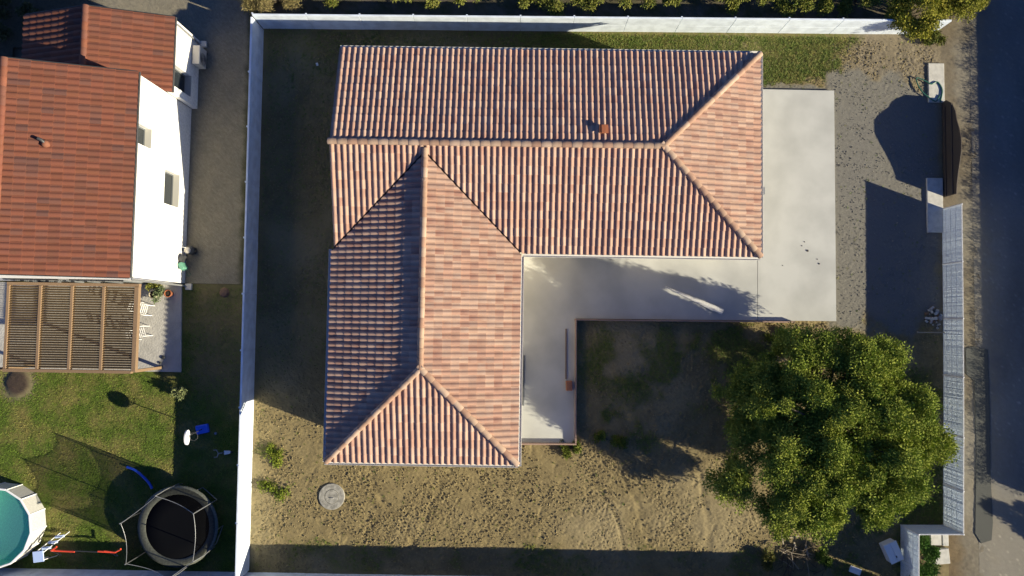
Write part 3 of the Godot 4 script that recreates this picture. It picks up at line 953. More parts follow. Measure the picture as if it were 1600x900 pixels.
	var w := 0.26; var g := 0.43
	for t in tones: meshes.append(tile_mesh(w, g, true, t[0], t[1], t[2]))
	var rm := []
	for i in 4:
		var c0: Color = base[i] * R(1.0, 1.2)
		rm.append(ridge_mesh(c0, c0.lerp(base[3], 0.3), 0.15, 0.4))
	var pitch := 0.3
	for k in 2:
		var xr: float = [-20.45, -19.14][k]; var xe: float = [-15.9, -15.74][k]; var eh: float = [4.98, 2.5][k]
		var z0: float = [zn, -13.68][k]; var z1: float = [zs + 0.05, zn][k]
		var run := xe - xr
		var hr := eh + run * pitch
		var pE := [Vector3(xr, hr, z0), Vector3(xe, eh, z0), Vector3(xe, eh, z1), Vector3(xr, hr, z1)]
		var pW := [Vector3(xr, hr, z0), Vector3(xr, hr, z1), Vector3(xr - run, eh, z1), Vector3(xr - run, eh, z0)]
		var dk := new_st()
		for pl in [pE, pW]:
			var q := []
			for v in pl: q.append(v - Vector3.UP * 0.03)
			deck(dk, q)
			var q2 := []
			for v in pl: q2.append(v - Vector3.UP * 0.09)
			deck(dk, q2)
		for z in [z0, z1]:
			for s in [[pE[0], pE[1]], [pE[0], pW[3]]]:
				var a: Vector3 = s[0]; var b: Vector3 = s[1]
				a.z = z; b.z = z
				quad(dk, a - Vector3.UP * 0.09, b - Vector3.UP * 0.09, b - Vector3.UP * 0.03, a - Vector3.UP * 0.03)
		var roof := obj("roof", dk, M.deck, H)
		var whole := []; var cut := new_st()
		var f2 = func(arr):
			var o := []
			for v in arr: o.append(Vector2(v.x, v.z))
			return o
		slope(f2.call(pE), Vector2(xe, z0), eh, Vector2(1, 0), pitch, w, g, true, [0.0, -0.05, 0.0, 0.05], whole, cut, tones)
		slope(f2.call(pW), Vector2(xr - run, z0), eh, Vector2(-1, 0), pitch, w, g, true, [0.05, 0.0, -0.05, 0.0], whole, cut, tones)
		if k == 0:
			finish_tiles(roof, whole, cut, meshes, M.tile)
		else:
			# the two roofs share the limit of single tiles: the annex keeps its nearest ones
			whole.sort_custom(func(a, b): return a[2] < b[2])
			for i in whole.size():
				if i < 100:
					var o := put("roof_tile", meshes[whole[i][1]], M.tile, roof)
					o.transform = whole[i][0]
			merge_tiles(roof, whole, 100, cut, meshes, M.tile)
		ridge_run(roof, Vector3(xr, hr + 0.03, z0), Vector3(xr, hr + 0.03, z1), rm, M.tile, 0.4)
		# verge boards
		for z in [z0 - 0.02, z1 + 0.02]:
			if k == 1 and z > -11: continue
			var vg := new_st()
			beam(vg, Vector3(xr, hr - 0.04, z), Vector3(xe, eh - 0.04, z), 0.03, 0.14)
			beam(vg, Vector3(xr, hr - 0.04, z), Vector3(xr - run, eh - 0.04, z), 0.03, 0.14)
			obj("verge_board", vg, M.dark_metal, H)
		var gt := new_st()
		tube(gt, [Vector3(xe + 0.05, eh - 0.07, z0), Vector3(xe + 0.05, eh - 0.07, z1)], 0.055, 8)
		obj("gutter", gt, M.dark_metal, H)
	# roof vent elbow
	var vt := new_st()
	lathe(vt, [Vector2(0.0, 0.12), Vector2(0.12, 0.09), Vector2(0.15, 0.0), Vector2(0.15, -0.15)], 14, Vector3(-18.93, 5.98, -6.85))
	var vent := obj("roof_vent", vt, M.tile, H)
	vent.material_override = mk(lin(0.26, 0.1, 0.055), 0.85, T.grain, 2.0)
	var vc := new_st()
	tube(vc, [Vector3(-18.93, 6.05, -6.9), Vector3(-18.97, 6.15, -6.96), Vector3(-19.09, 6.19, -7.01)], 0.065, 10)
	obj("vent_pipe", vc, M.dark_metal, vent)
	# downpipes with their drain boxes
	for q in [[Vector3(-15.86, 4.9, -1.7), Vector3(-15.9, 4.7, -1.5), Vector3(-15.93, 0.25, -1.5), Vector3(-15.85, 0.1, -1.45)], [Vector3(-15.7, 2.42, -13.4), Vector3(-15.66, 2.25, -13.4), Vector3(-15.66, 0.2, -13.4), Vector3(-15.58, 0.1, -13.4)]]:
		var st := new_st()
		tube(st, q, 0.045, 8)
		var dp := obj("downpipe", st, M.grey_metal, H)
		var bx := new_st()
		box(bx, q[3] + Vector3(0.1, -0.02, 0), Vector3(0.3, 0.14, 0.3), Basis.IDENTITY, 0.015)
		obj("drain_box", bx, M.plastic_beige, dp)
	# wall lamp by the annex window
	var lm := new_st()
	lathe(lm, [Vector2(0, 0.08), Vector2(0.06, 0.05), Vector2(0.07, 0.0), Vector2(0, -0.02)], 10, Vector3(-15.62, 1.95, -10.42))
	box(lm, Vector3(-15.69, 1.95, -10.42), Vector3(0.08, 0.03, 0.03))
	obj("wall_lamp", lm, M.white_paint, H)

func build_walls():
	board_wall("garden_wall", "long white panel wall on the left between the bare yard and the neighbour's garden", Vector2(-12.4, 11.98), Vector2(-12.57, -14.2), Vector2(-1, 0), 10, [0.76, 0.77], 0.09)
	board_wall("garden_wall", "long white panel wall along the top of the yard below the hedge", Vector2(-12.6, -14.26), Vector2(20.38, -14.42), Vector2(0, -1), 13, [0.76, 0.77], 0.09)
	board_wall("garden_wall", "white panel wall at the bottom edge of the picture, only its inner face in view", Vector2(-30.0, 12.07), Vector2(18.3, 12.07), Vector2(0, 1), 19, [0.76, 0.77], 0.09)
	# slatted mesh fence along the road
	var F := thing("slatted_fence", "grey mesh fence with slats stepping along the road verge on the right", "fence")
	var pts := [Vector2(20.7, -5.77), Vector2(20.69, -3.09), Vector2(20.67, -0.46), Vector2(20.64, 2.24), Vector2(20.6, 4.98), Vector2(20.55, 7.4), Vector2(20.52, 9.33), Vector2(18.5, 9.36), Vector2(18.46, 12.0)]
	var fh := 1.46
	for i in pts.size():
		var st := new_st()
		box(st, Vector3(pts[i].x, fh * 0.5 + 0.01, pts[i].y), Vector3(0.06, fh + 0.06, 0.05), Basis.IDENTITY, 0.006)
		obj("post", st, M.fence_post, F)
		if i == pts.size() - 1: break
		var a := Vector3(pts[i].x, 0, pts[i].y); var b := Vector3(pts[i + 1].x, 0, pts[i + 1].y)
		var d := (b - a).normalized(); var L := a.distance_to(b)
		var side := d.cross(Vector3.UP)
		var wr := new_st()
		for y in [0.04, 0.3, 0.66, 1.02, fh]:
			for s in [-1, 1]:
				beam(wr, a + d * 0.03 + Vector3.UP * y + side * 0.018 * s, b - d * 0.03 + Vector3.UP * y + side * 0.018 * s, 0.009, 0.012 if y < fh else 0.022, 0.0)
		var pn := obj("mesh_panel", wr, M.fence_post, F)
		var sl := new_st()
		var n := int((L - 0.06) / 0.054)
		for k in n:
			var t := 0.035 + (k + 0.5) * (L - 0.07) / n
			box(sl, a + d * t + Vector3.UP * (fh * 0.5 - 0.04) + side * 0.004 * R(-1, 1), Vector3(0.062, fh + 0.06, 0.008), Basis(d, Vector3.UP, side) * Basis(Vector3.UP, 0.34 + R(-0.05, 0.05)))
		var sb := obj("slats", sl, M.slat, pn)
		sb.set_meta("kind", "stuff")

func build_terrace():
	# two pours of pale concrete: the drive pad at the end wall and the terrace in the angle of the L
	var st := new_st()
	prism(st, PackedVector2Array([Vector2(11.69, -3.45), Vector2(11.68, -0.24), Vector2(2.93, -0.2), Vector2(2.96, 5.74), Vector2(-0.2, 5.76), Vector2(-0.2, -3.4), Vector2(10.0, -3.4), Vector2(10.0, -3.45)]), -0.2, 0.14)
	struct(obj("terrace", st, M.concrete))
	st = new_st()
	prism(st, PackedVector2Array([Vector2(10.0, -11.53), Vector2(15.45, -11.5), Vector2(15.46, -0.26), Vector2(11.7, -0.24), Vector2(11.71, -3.465), Vector2(10.0, -3.465)]), -0.2, 0.146)
	struct(obj("drive_pad", st, M.concrete))
	# raised edging
	var E := thing("terrace_edging", "low pinkish rendered edging round the outer sides of the concrete terrace", "edging")
	for q in [[Vector3(2.9, 0, -0.14), Vector3(5.6, 0, -0.15)], [Vector3(5.61, 0, -0.15), Vector3(8.4, 0, -0.165)], [Vector3(8.41, 0, -0.165), Vector3(11.3, 0, -0.18)], [Vector3(11.31, 0, -0.18), Vector3(13.4, 0, -0.19)], [Vector3(2.96, 0, -0.2), Vector3(2.98, 0, 2.7)], [Vector3(2.98, 0, 2.71), Vector3(3.0, 0, 5.7)], [Vector3(3.03, 0, 5.75), Vector3(0.3, 0, 5.78)]]:
		var s := new_st()
		var h := 0.36
		beam(s, q[0] + Vector3.UP * (h - 0.2), q[1] + Vector3.UP * (h - 0.2), 0.07, 0.42, 0.01)
		obj("edging_block", s, M.pink, E)
	var pk := new_st()
	beam(pk, Vector3(2.5, 0.17, 0.3), Vector3(2.52, 0.17, 2.7), 0.07, 0.04)
	tag(obj("plank", pk, mk(lin(0.26, 0.19, 0.15), 0.85, T.grain, 2.0)), "brownish narrow plank lying along the right edging of the terrace", "plank")
	var bk := new_st()
	box(bk, Vector3(2.66, 0.3, 3.0), Vector3(0.3, 0.3, 0.46), Basis(Vector3.UP, 0.05), 0.02)
	box(bk, Vector3(2.66, 0.462, 3.0), Vector3(0.1, 0.02, 0.3), Basis(Vector3.UP, 0.05), 0.005)
	tag(obj("clay_block", bk, mk(lin(0.4, 0.17, 0.1), 0.9, T.grain, 2.0)), "terracotta coloured block against the right edging of the terrace", "block")
	# a long pointed offcut of stiff white sheet, its wide end curling up a little
	var sh := new_st()
	var n := 12
	var prev := []
	for i in n + 1:
		var t := float(i) / n
		var mid := Vector3(lerpf(7.25, 9.97, t), 0.165 + 0.13 * t * t, lerpf(-1.8, -0.62, t))
		var hw := 0.02 + 0.15 * t * (1.0 if t < 0.9 else 0.85)
		var sd := Vector3(-0.4, 0, 0.915)
		var row := [mid + sd * hw, mid + sd * hw * 0.5 + Vector3.UP * 0.035, mid + Vector3.UP * 0.05, mid - sd * hw * 0.5 + Vector3.UP * 0.035, mid - sd * hw - Vector3.UP * 0.01]
		if i > 0:
			sh.set_smooth_group(3)
			for k in 4:
				quad(sh, prev[k], row[k], row[k + 1], prev[k + 1])
				quad(sh, prev[k + 1] - Vector3.UP * 0.012, row[k + 1] - Vector3.UP * 0.012, row[k] - Vector3.UP * 0.012, prev[k] - Vector3.UP * 0.012)
		prev = row
	tag(obj("sheet_offcut", sh, M.sheet), "long pointed white sheet offcut curling up on the shaded terrace", "sheet")
	var pts := [Vector3(14.11, 0.15, -3.63), Vector3(14.66, 0.15, -3.01), Vector3(13.83, 0.15, -3.87), Vector3(13.96, 0.15, -4.06), Vector3(14.57, 0.15, -3.23), Vector3(12.9, 0.15, -2.9)]
	for i in pts.size():
		var s := new_st()
		var r: float = [0.06, 0.045, 0.03, 0.03, 0.03, 0.025][i]
		lathe(s, [Vector2(0, r * 0.7), Vector2(r * 0.7, r * 0.5), Vector2(r, 0.0), Vector2(0, -0.01)], 7, pts[i], false)
		tag(obj("stone", s, mk(lin(0.09, 0.085, 0.08), 0.9)), ["largest of the small dark stones on the pale drive pad", "second largest dark stone, lowest right of the group on the pale drive pad", "small stone just left of the largest stone on the drive pad", "uppermost small stone of the group on the drive pad", "small stone right of the largest stone on the drive pad", "small lone stone nearest the roof corner on the drive pad"][i], "stone", "stones on the drive pad")

func build_front():
	for q in [[Vector2(20.09, -12.95), Vector2(20.86, -11.02), "pale concrete slab with the green hose on it, by the upper gate end"], [Vector2(19.94, -7.28), Vector2(20.7, -4.62), "pale concrete slab beside the upper end of the slatted fence"]]:
		var st := new_st()
		box(st, Vector3((q[0].x + q[1].x) * 0.5, 0.02, (q[0].y + q[1].y) * 0.5), Vector3(q[1].x - q[0].x, 0.16, q[1].y - q[0].y), Basis.IDENTITY, 0.012)
		tag(obj("gate_slab", st, M.slab), q[2], "slab", "concrete slabs at the gateway")
	# solid dark gate with a curved top
	var G := thing("driveway_gate", "dark board gate with curved top across the gravel driveway entrance", "gate")
	var prof := [[-11.05, 0.3], [-10.75, 0.72], [-10.25, 0.97], [-9.8, 1.06], [-9.4, 1.22], [-8.9, 1.34], [-8.3, 1.34], [-7.8, 1.22], [-7.3, 1.08], [-6.8, 0.98], [-6.35, 0.93]]
	var hz = func(z):
		for i in prof.size() - 1:
			if z <= prof[i + 1][0]: return lerpf(prof[i][1], prof[i + 1][1], (z - prof[i][0]) / (prof[i + 1][0] - prof[i][0]))
		return 0.95
	var nb := 31
	for i in nb:
		var z0 := lerpf(-11.05, -6.35, float(i) / nb); var z1 := lerpf(-11.05, -6.35, float(i + 1) / nb) - 0.003
		var st := new_st()
		var h0: float = hz.call(z0); var h1: float = hz.call(z1)
		var x := 20.8
		var p := [Vector3(x, -0.08, z0), Vector3(x, -0.08, z1), Vector3(x, h1, z1), Vector3(x, h0, z0)]
		var o := Vector3(0.03, 0, 0)
		quad(st, p[0], p[1], p[2], p[3]); quad(st, p[1] + o, p[0] + o, p[3] + o, p[2] + o)
		quad(st, p[3], p[2], p[2] + o, p[3] + o); quad(st, p[0], p[3], p[3] + o, p[0] + o); quad(st, p[2], p[1], p[1] + o, p[2] + o)
		obj("board", st, M.gate, G)
	for y in [0.2, 0.7]:
		var st := new_st()
		beam(st, Vector3(20.77, y, -10.75), Vector3(20.77, y, -6.4), 0.05, 0.09)
		obj("rail", st, M.gate, G)
	# hose lying over the slab
	var hp := []
	for p in [[20.62, -11.0], [20.72, -11.6], [20.5, -12.0], [20.2, -11.9], [19.9, -12.05], [19.5, -12.2], [19.52, -11.9], [19.75, -11.5], [20.05, -11.25], [20.4, -11.05], [20.6, -11.35]]:
		hp.append(Vector3(p[0], 0.13, p[1]))
	var c := Curve3D.new()
	for i in hp.size():
		var tg: Vector3 = (hp[min(i + 1, hp.size() - 1)] - hp[max(i - 1, 0)]) / 6.0
		c.add_point(hp[i], -tg, tg)
	var hs := new_st()
	tube(hs, Array(c.tessellate(4)), 0.03, 7)
	tag(obj("garden_hose", hs, M.hose), "green garden hose looped over the upper gate slab", "hose")
	# rubble and board by the fence
	var rb := thing("rubble_pile", "heap of broken grey and brown rubble at the foot of the slatted fence", "rubble", Vector3(20.15, 0, -0.45))
	for i in 34:
		var s := new_st()
		var r := R(0.04, 0.13)
		var a := R(0, TAU); var d := sqrt(R(0, 1)) * 0.5
		box(s, Vector3(cos(a) * d * 0.8, r * 0.4 + (0.5 - d) * 0.35, sin(a) * d * 1.1), Vector3(r * R(1.0, 2.0), r, r * R(0.8, 1.6)), rand_basis(1.0), r * 0.2)
		obj("rubble_piece", s, [M.conc_grey, M.slab, mk(lin(0.22, 0.13, 0.07), 0.9)][rng.randi() % 3], rb)
	var bd := new_st()
	beam(bd, Vector3(19.3, 0.2, 0.22), Vector3(20.6, 0.24, 0.2), 0.05, 0.03)
	beam(bd, Vector3(19.35, 0.1, 0.2), Vector3(19.35, 0.22, 0.2), 0.05, 0.05)
	tag(obj("board", bd, M.lumber), "thin pale board lying just below the rubble heap by the fence", "board")
	# clods of earth over the bare soil
	var cx := []; var cc := []
	var cs := new_st()
	lathe(cs, [Vector2(0, 0.75), Vector2(0.55, 0.6), Vector2(1.0, 0.1), Vector2(0.7, -0.4)], 5, Vector3.ZERO, false)
	var ct := 0
	while cx.size() < 38000 and ct < 260000:
		ct += 1
		var x := R(-12.3, 20.4); var z := R(-14.0, 11.9)
		if x > -7.6 and x < 10.4 and z > -11.6 and z < -3.0: continue
		if x > -7.6 and x < 3.1 and z > -5.0 and z < 5.9: continue
		if x > 2.0 and x < 15.6 and z > -11.7 and z < -0.1: continue
		if Vector2(x + 8.57, z - 8.46).length() < 0.75: continue
		if w_gravel(x, z) > 0.3 or w_grass(x, z) > 0.5: continue
		if nn("zone", x + 50.0, z) + 0.4 * nn("mid", x, z) < R(-0.5, 0.25): continue
		var r := 0.011 + 0.034 * pow(R(0, 1), 3.5)
		cx.append(Transform3D(Basis(Vector3.UP, R(0, TAU)) * Basis(Vector3.RIGHT, R(-0.5, 0.5)) * Basis.from_scale(Vector3(r * R(0.8, 1.6), r * R(0.6, 1.0), r)), Vector3(x, r * 0.3, z)))
		cc.append(Color(0.27, 0.213, 0.103) * R(0.85, 1.35))
	multi("earth_clods", done(cs), cx, cc, M.road).set_meta("label", "crumbled clods of earth scattered over the bare soil")
	# loose pebbles on the gravel
	var xf := []; var cols := []
	var ps := new_st()
	lathe(ps, [Vector2(0, 0.5), Vector2(0.6, 0.35), Vector2(0.9, 0.0), Vector2(0.5, -0.3)], 6, Vector3.ZERO, false)
	for i in 3200:
		var x := R(15.4, 20.8); var z := R(-14.2, 1.0)
		var k := w_gravel(x, z)
		if nn("zone", x * 2.0, z * 2.0) < 0.05 and R(0, 1) > 0.3: continue
		if k < 0.3 and (z > -11 or R(0, 1) > 0.5): continue
		xf.append(Transform3D(rand_basis(1.0) * Basis.from_scale(Vector3(R(0.018, 0.042), R(0.01, 0.02), R(0.018, 0.04))), Vector3(x, 0.012, z)))
		cols.append(Color(0.28, 0.265, 0.22) * R(0.6, 1.3))
	multi("loose_stones", done(ps), xf, cols, M.road).set_meta("label", "scattered loose grey stones on the gravel forecourt")

func build_plants():
	# ---- big tree
	var t := thing("broad_tree", "large yellow-green broadleaf tree at the lower right beside the slatted fence", "tree", Vector3(13.85, 0, 4.35))
	var tk := new_st()
	tube(tk, [Vector3(0, -0.1, 0), Vector3(0.05, 0.6, 0.03), Vector3(0.0, 1.3, 0.1), Vector3(0.1, 2.0, 0.1)], [0.24, 0.19, 0.17, 0.14], 10)
	obj("trunk", tk, M.bark, t)
	var lumps := []
	for i in 820:
		var a := R(0, TAU); var rr := sqrt(R(0.0, 1.0))
		var ca := cos(a) * rr; var sa := sin(a) * rr
		var out := 1.0 + 0.1 * sin(a * 3.0 + 0.6) + 0.08 * sin(a * 7.0 + 2.0) + 0.06 * sin(a * 13.0) + (R(0.0, 0.12) if R(0, 1) > 0.8 else 0.0)
		var x := ca * (4.3 if ca > 0 else 4.6) * out; var z := sa * (4.45 if sa > 0 else 4.2) * out
		var top := 1.9 + 3.3 * sqrt(max(0.0, 1.0 - pow(rr, 3.2) * 0.92)) * (0.84 + 0.36 * nn("zone2", x * 1.4, z * 1.4))
		var y := lerpf(1.5, top, pow(R(0, 1), 0.35))
		if nn("zone", x * 1.9 + 40.0, z * 1.9) < -0.1 and R(0, 1) > 0.2: continue
		if z < -3.9: continue
		if x < -1.0 and R(0, 1) > 0.85: continue
		lumps.append(Vector3(x, y, z))
	for i in range(0, lumps.size(), 12):
		var l: Vector3 = lumps[i]
		var lb := new_st()
		var j := Vector3(R(-0.3, 0.3), R(-0.1, 0.4), R(-0.3, 0.3))
		tube(lb, [Vector3(0.05, 1.3 + R(0, 0.6), 0.1), Vector3(l.x * 0.35, lerpf(1.7, l.y, 0.4), l.z * 0.35) + j, Vector3(l.x * 0.7, lerpf(1.7, l.y, 0.8), l.z * 0.7) + j * 0.6, l], [0.09, 0.06, 0.04, 0.015], 6)
		obj("limb", lb, M.bark, t)
	var xf := []; var cols := []
	for l in lumps:
		var lr := R(0.22, 0.58)
		var tone := R(0, 1)
		for k in int(215 * lr):
			var d := Vector3(R(-1, 1), R(-0.6, 1), R(-1, 1)).normalized() * lr * (pow(R(0, 1), 0.45) + (0.6 * R(0, 1) if R(0, 1) > 0.75 else 0.0))
			var p: Vector3 = l + d * Vector3(1.1, 0.7, 1.1)
			# a chink in the crown through which the sun reaches the terrace
			var gx := p.x + 13.85 - 8.6; var gz := p.z + 4.35 + 1.2
			if abs(-0.339 * gx + 0.941 * gz) < 0.26 and abs(p.y - 0.25 - (0.941 * gx + 0.339 * gz) * 0.375) < 0.62: continue
			xf.append(Transform3D(rand_basis(R(0.6, 1.3)), p))
			cols.append(Color(0.155, 0.215, 0.032).lerp(Color(0.29, 0.315, 0.055), clampf(tone * 0.5 + R(-0.1, 0.5), 0, 1)) * R(0.72, 1.15))
	multi("crown", M.sprig_l, xf, cols, M.leaf, t)
	# ---- hedge shrubs behind the top wall
	var hx := [-8.9, -6.6, -4.6, -2.4, 0.2, 1.9, 3.4, 5.6, 7.3, 9.7, 11.3, 13.4, 15.2, 16.6]
	var hl := ["first hedge shrub right of the yellow drooping bush, behind the top wall", "second hedge shrub from the left behind the top wall", "third hedge shrub from the left behind the top wall", "fourth hedge shrub from the left behind the top wall", "fifth hedge shrub from the left behind the top wall", "sixth hedge shrub from the left behind the top wall", "hedge shrub reaching lowest towards the wall, above the wing's right eave", "eighth hedge shrub from the left behind the top wall", "ninth hedge shrub from the left, above the roof vent", "tenth hedge shrub from the left behind the top wall", "eleventh hedge shrub from the left, above the hip corner of the roof", "third hedge shrub left of the big conifer bush", "second hedge shrub left of the big conifer bush", "hedge shrub next to the left side of the big conifer bush"]
	for i in hx.size():
		shrub("hedge_shrub", hl[i], Vector3(hx[i], 0, -15.95 + R(-0.15, 0.1)), R(0.5, 1.25), R(1.0, 1.7), R(0.6, 1.0), 800, Color(0.11, 0.15, 0.03), Color(0.26, 0.25, 0.06), "hedge shrubs behind the top wall")
	shrub("drooping_bush", "straw coloured drooping bush behind the wall's top left corner", Vector3(-11.9, 0, -15.7), 1.5, 1.9, 1.0, 2600, Color(0.24, 0.21, 0.08), Color(0.32, 0.26, 0.13), "", "sprig_n", 0.5)
	shrub("conifer_bush", "big yellow-green conifer bush leaning over the right end of the top wall", Vector3(18.9, 0, -15.3), 1.15, 2.5, 1.25, 3600, Color(0.19, 0.21, 0.025), Color(0.34, 0.3, 0.05), "", "sprig_s", 0.3)
	shrub("conifer_bush", "yellow-green bush at the top right beside the road edge", Vector3(20.9, 0, -15.9), 1.1, 2.2, 1.1, 2600, Color(0.18, 0.2, 0.025), Color(0.32, 0.29, 0.06), "", "sprig_s", 0.2)
	shrub("conifer_bush", "small bush touching the road at the top right corner", Vector3(22.1, 0, -16.3), 0.7, 1.5, 0.7, 900, Color(0.13, 0.14, 0.02), Color(0.2, 0.19, 0.04))
	shrub("low_weed", "low green weed clump below the right end of the top wall", Vector3(20.3, 0, -13.9), 0.5, 0.4, 0.5, 320, Color(0.09, 0.12, 0.025), Color(0.16, 0.15, 0.04), "", "sprig_s", 0.0, "weed")
	# bushes outside the fence and at the kerb
	shrub("leafy_bush", "bright green leafy bush outside the fence at the bottom right", Vector3(19.2, 0, 11.0), 0.6, 0.9, 1.2, 900, Color(0.05, 0.12, 0.02), Color(0.1, 0.17, 0.04), "", "sprig_l")
	# the clipped hedge across the road, outside the frame: its shadow lies on the asphalt
	var hd := thing("roadside_hedge", "long clipped hedge on the far side of the road", "hedge", Vector3(27.1, 0, -8))
	var core := new_st()
	box(core, Vector3(0, 0.78, 0), Vector3(1.8, 1.56, 33.0), Basis.IDENTITY, 0.25)
	obj("hedge_core", core, mk(lin(0.03, 0.04, 0.015), 0.95), hd)
	xf = []; cols = []
	for i in 9000:
		var top := R(0, 1) > 0.4
		var z := R(-16.6, 16.6)
		var p := Vector3(R(-1.0, 1.0), 1.6 + R(-0.12, 0.16) + 0.2 * nn("mid", z, 0), z) if top else Vector3(-0.95 + R(-0.1, 0.08), R(0.05, 1.6), z)
		xf.append(Transform3D(rand_basis(R(0.6, 1.0)), p)); cols.append(Color(0.07, 0.1, 0.02) * R(0.7, 1.3))
	multi("leaves", M.sprig_n, xf, cols, M.leaf, hd)
	shrub("young_conifer", "young conifer beyond the road whose pointed shadow reaches the asphalt", Vector3(30.0, 0, 11.0), 0.6, 3.0, 0.6, 1500, Color(0.05, 0.08, 0.02), Color(0.08, 0.1, 0.02), "", "sprig_l", 0.0, "tree")
	# ---- grass and weeds
	xf = []; cols = []
	var tries := 0
	while xf.size() < 40000 and tries < 400000:
		tries += 1
		var x := R(-12.4, 20.5); var z := R(-14.2, 11.95)
		var g := w_grass(x, z) * (1.0 - w_gravel(x, z))
		if x > -8.3 and x < 10.9 and z > -12.2 and z < -3.0: continue
		if R(0, 1) > g * g * 1.3 + 0.006: continue
		if x > 10.4 and x < 15.5 and z > -11.6 and z < -0.2: continue
		if x > -8.2 and x < 3.0 and z > -4.0 and z < 6.2 and (x < 0.3 or z < 5.8): continue
		if x > 0.0 and x < 11.6 and z > -4.0 and z < -0.1: continue
		xf.append(Transform3D(Basis(Vector3.UP, R(0, TAU)).scaled(Vector3(1, 1, 1) * R(0.6, 1.3)), Vector3(x, -0.02, z)))
		cols.append(Color(0.11, 0.17, 0.016).lerp(Color(0.26, 0.23, 0.055), clampf(R(-0.2, 0.8) + nn("mid", x, z) * 0.5, 0, 1)) * R(0.7, 1.2))
	multi("weeds", M.tuft, xf, cols, M.grass).set_meta("label", "short grass and weeds growing in the bare yard")
	xf = []; cols = []
	for i in 46000:
		var x := R(-27.5, -12.8); var z := R(-1.4, 12.0)
		if x < -15.95 and z < 2.75: continue
		if Vector2(x + 23.98, z - 9.85).length() < 1.95: continue
		if Vector2(x + 23.85, z - 3.3).length() < 0.6: continue
		var bare := sm(-16.6, -14.8, x) * sm(4.8, 3.0, z)
		if R(0, 1) < bare * 0.7: continue
		xf.append(Transform3D(Basis(Vector3.UP, R(0, TAU)).scaled(Vector3(1, 1, 1) * R(0.45, 0.95)), Vector3(x, -0.03, z)))
		var b := nn("zone", x * 1.6, z * 1.6)
		cols.append(Color(0.115, 0.19, 0.014).lerp(Color(0.3, 0.265, 0.075), clampf(0.2 + b * 1.1 + R(-0.3, 0.3), 0, 1)) * R(0.75, 1.2))
	multi("lawn_grass", M.tuft, xf, cols, M.grass).set_meta("label", "short worn grass of the neighbour's lawn")

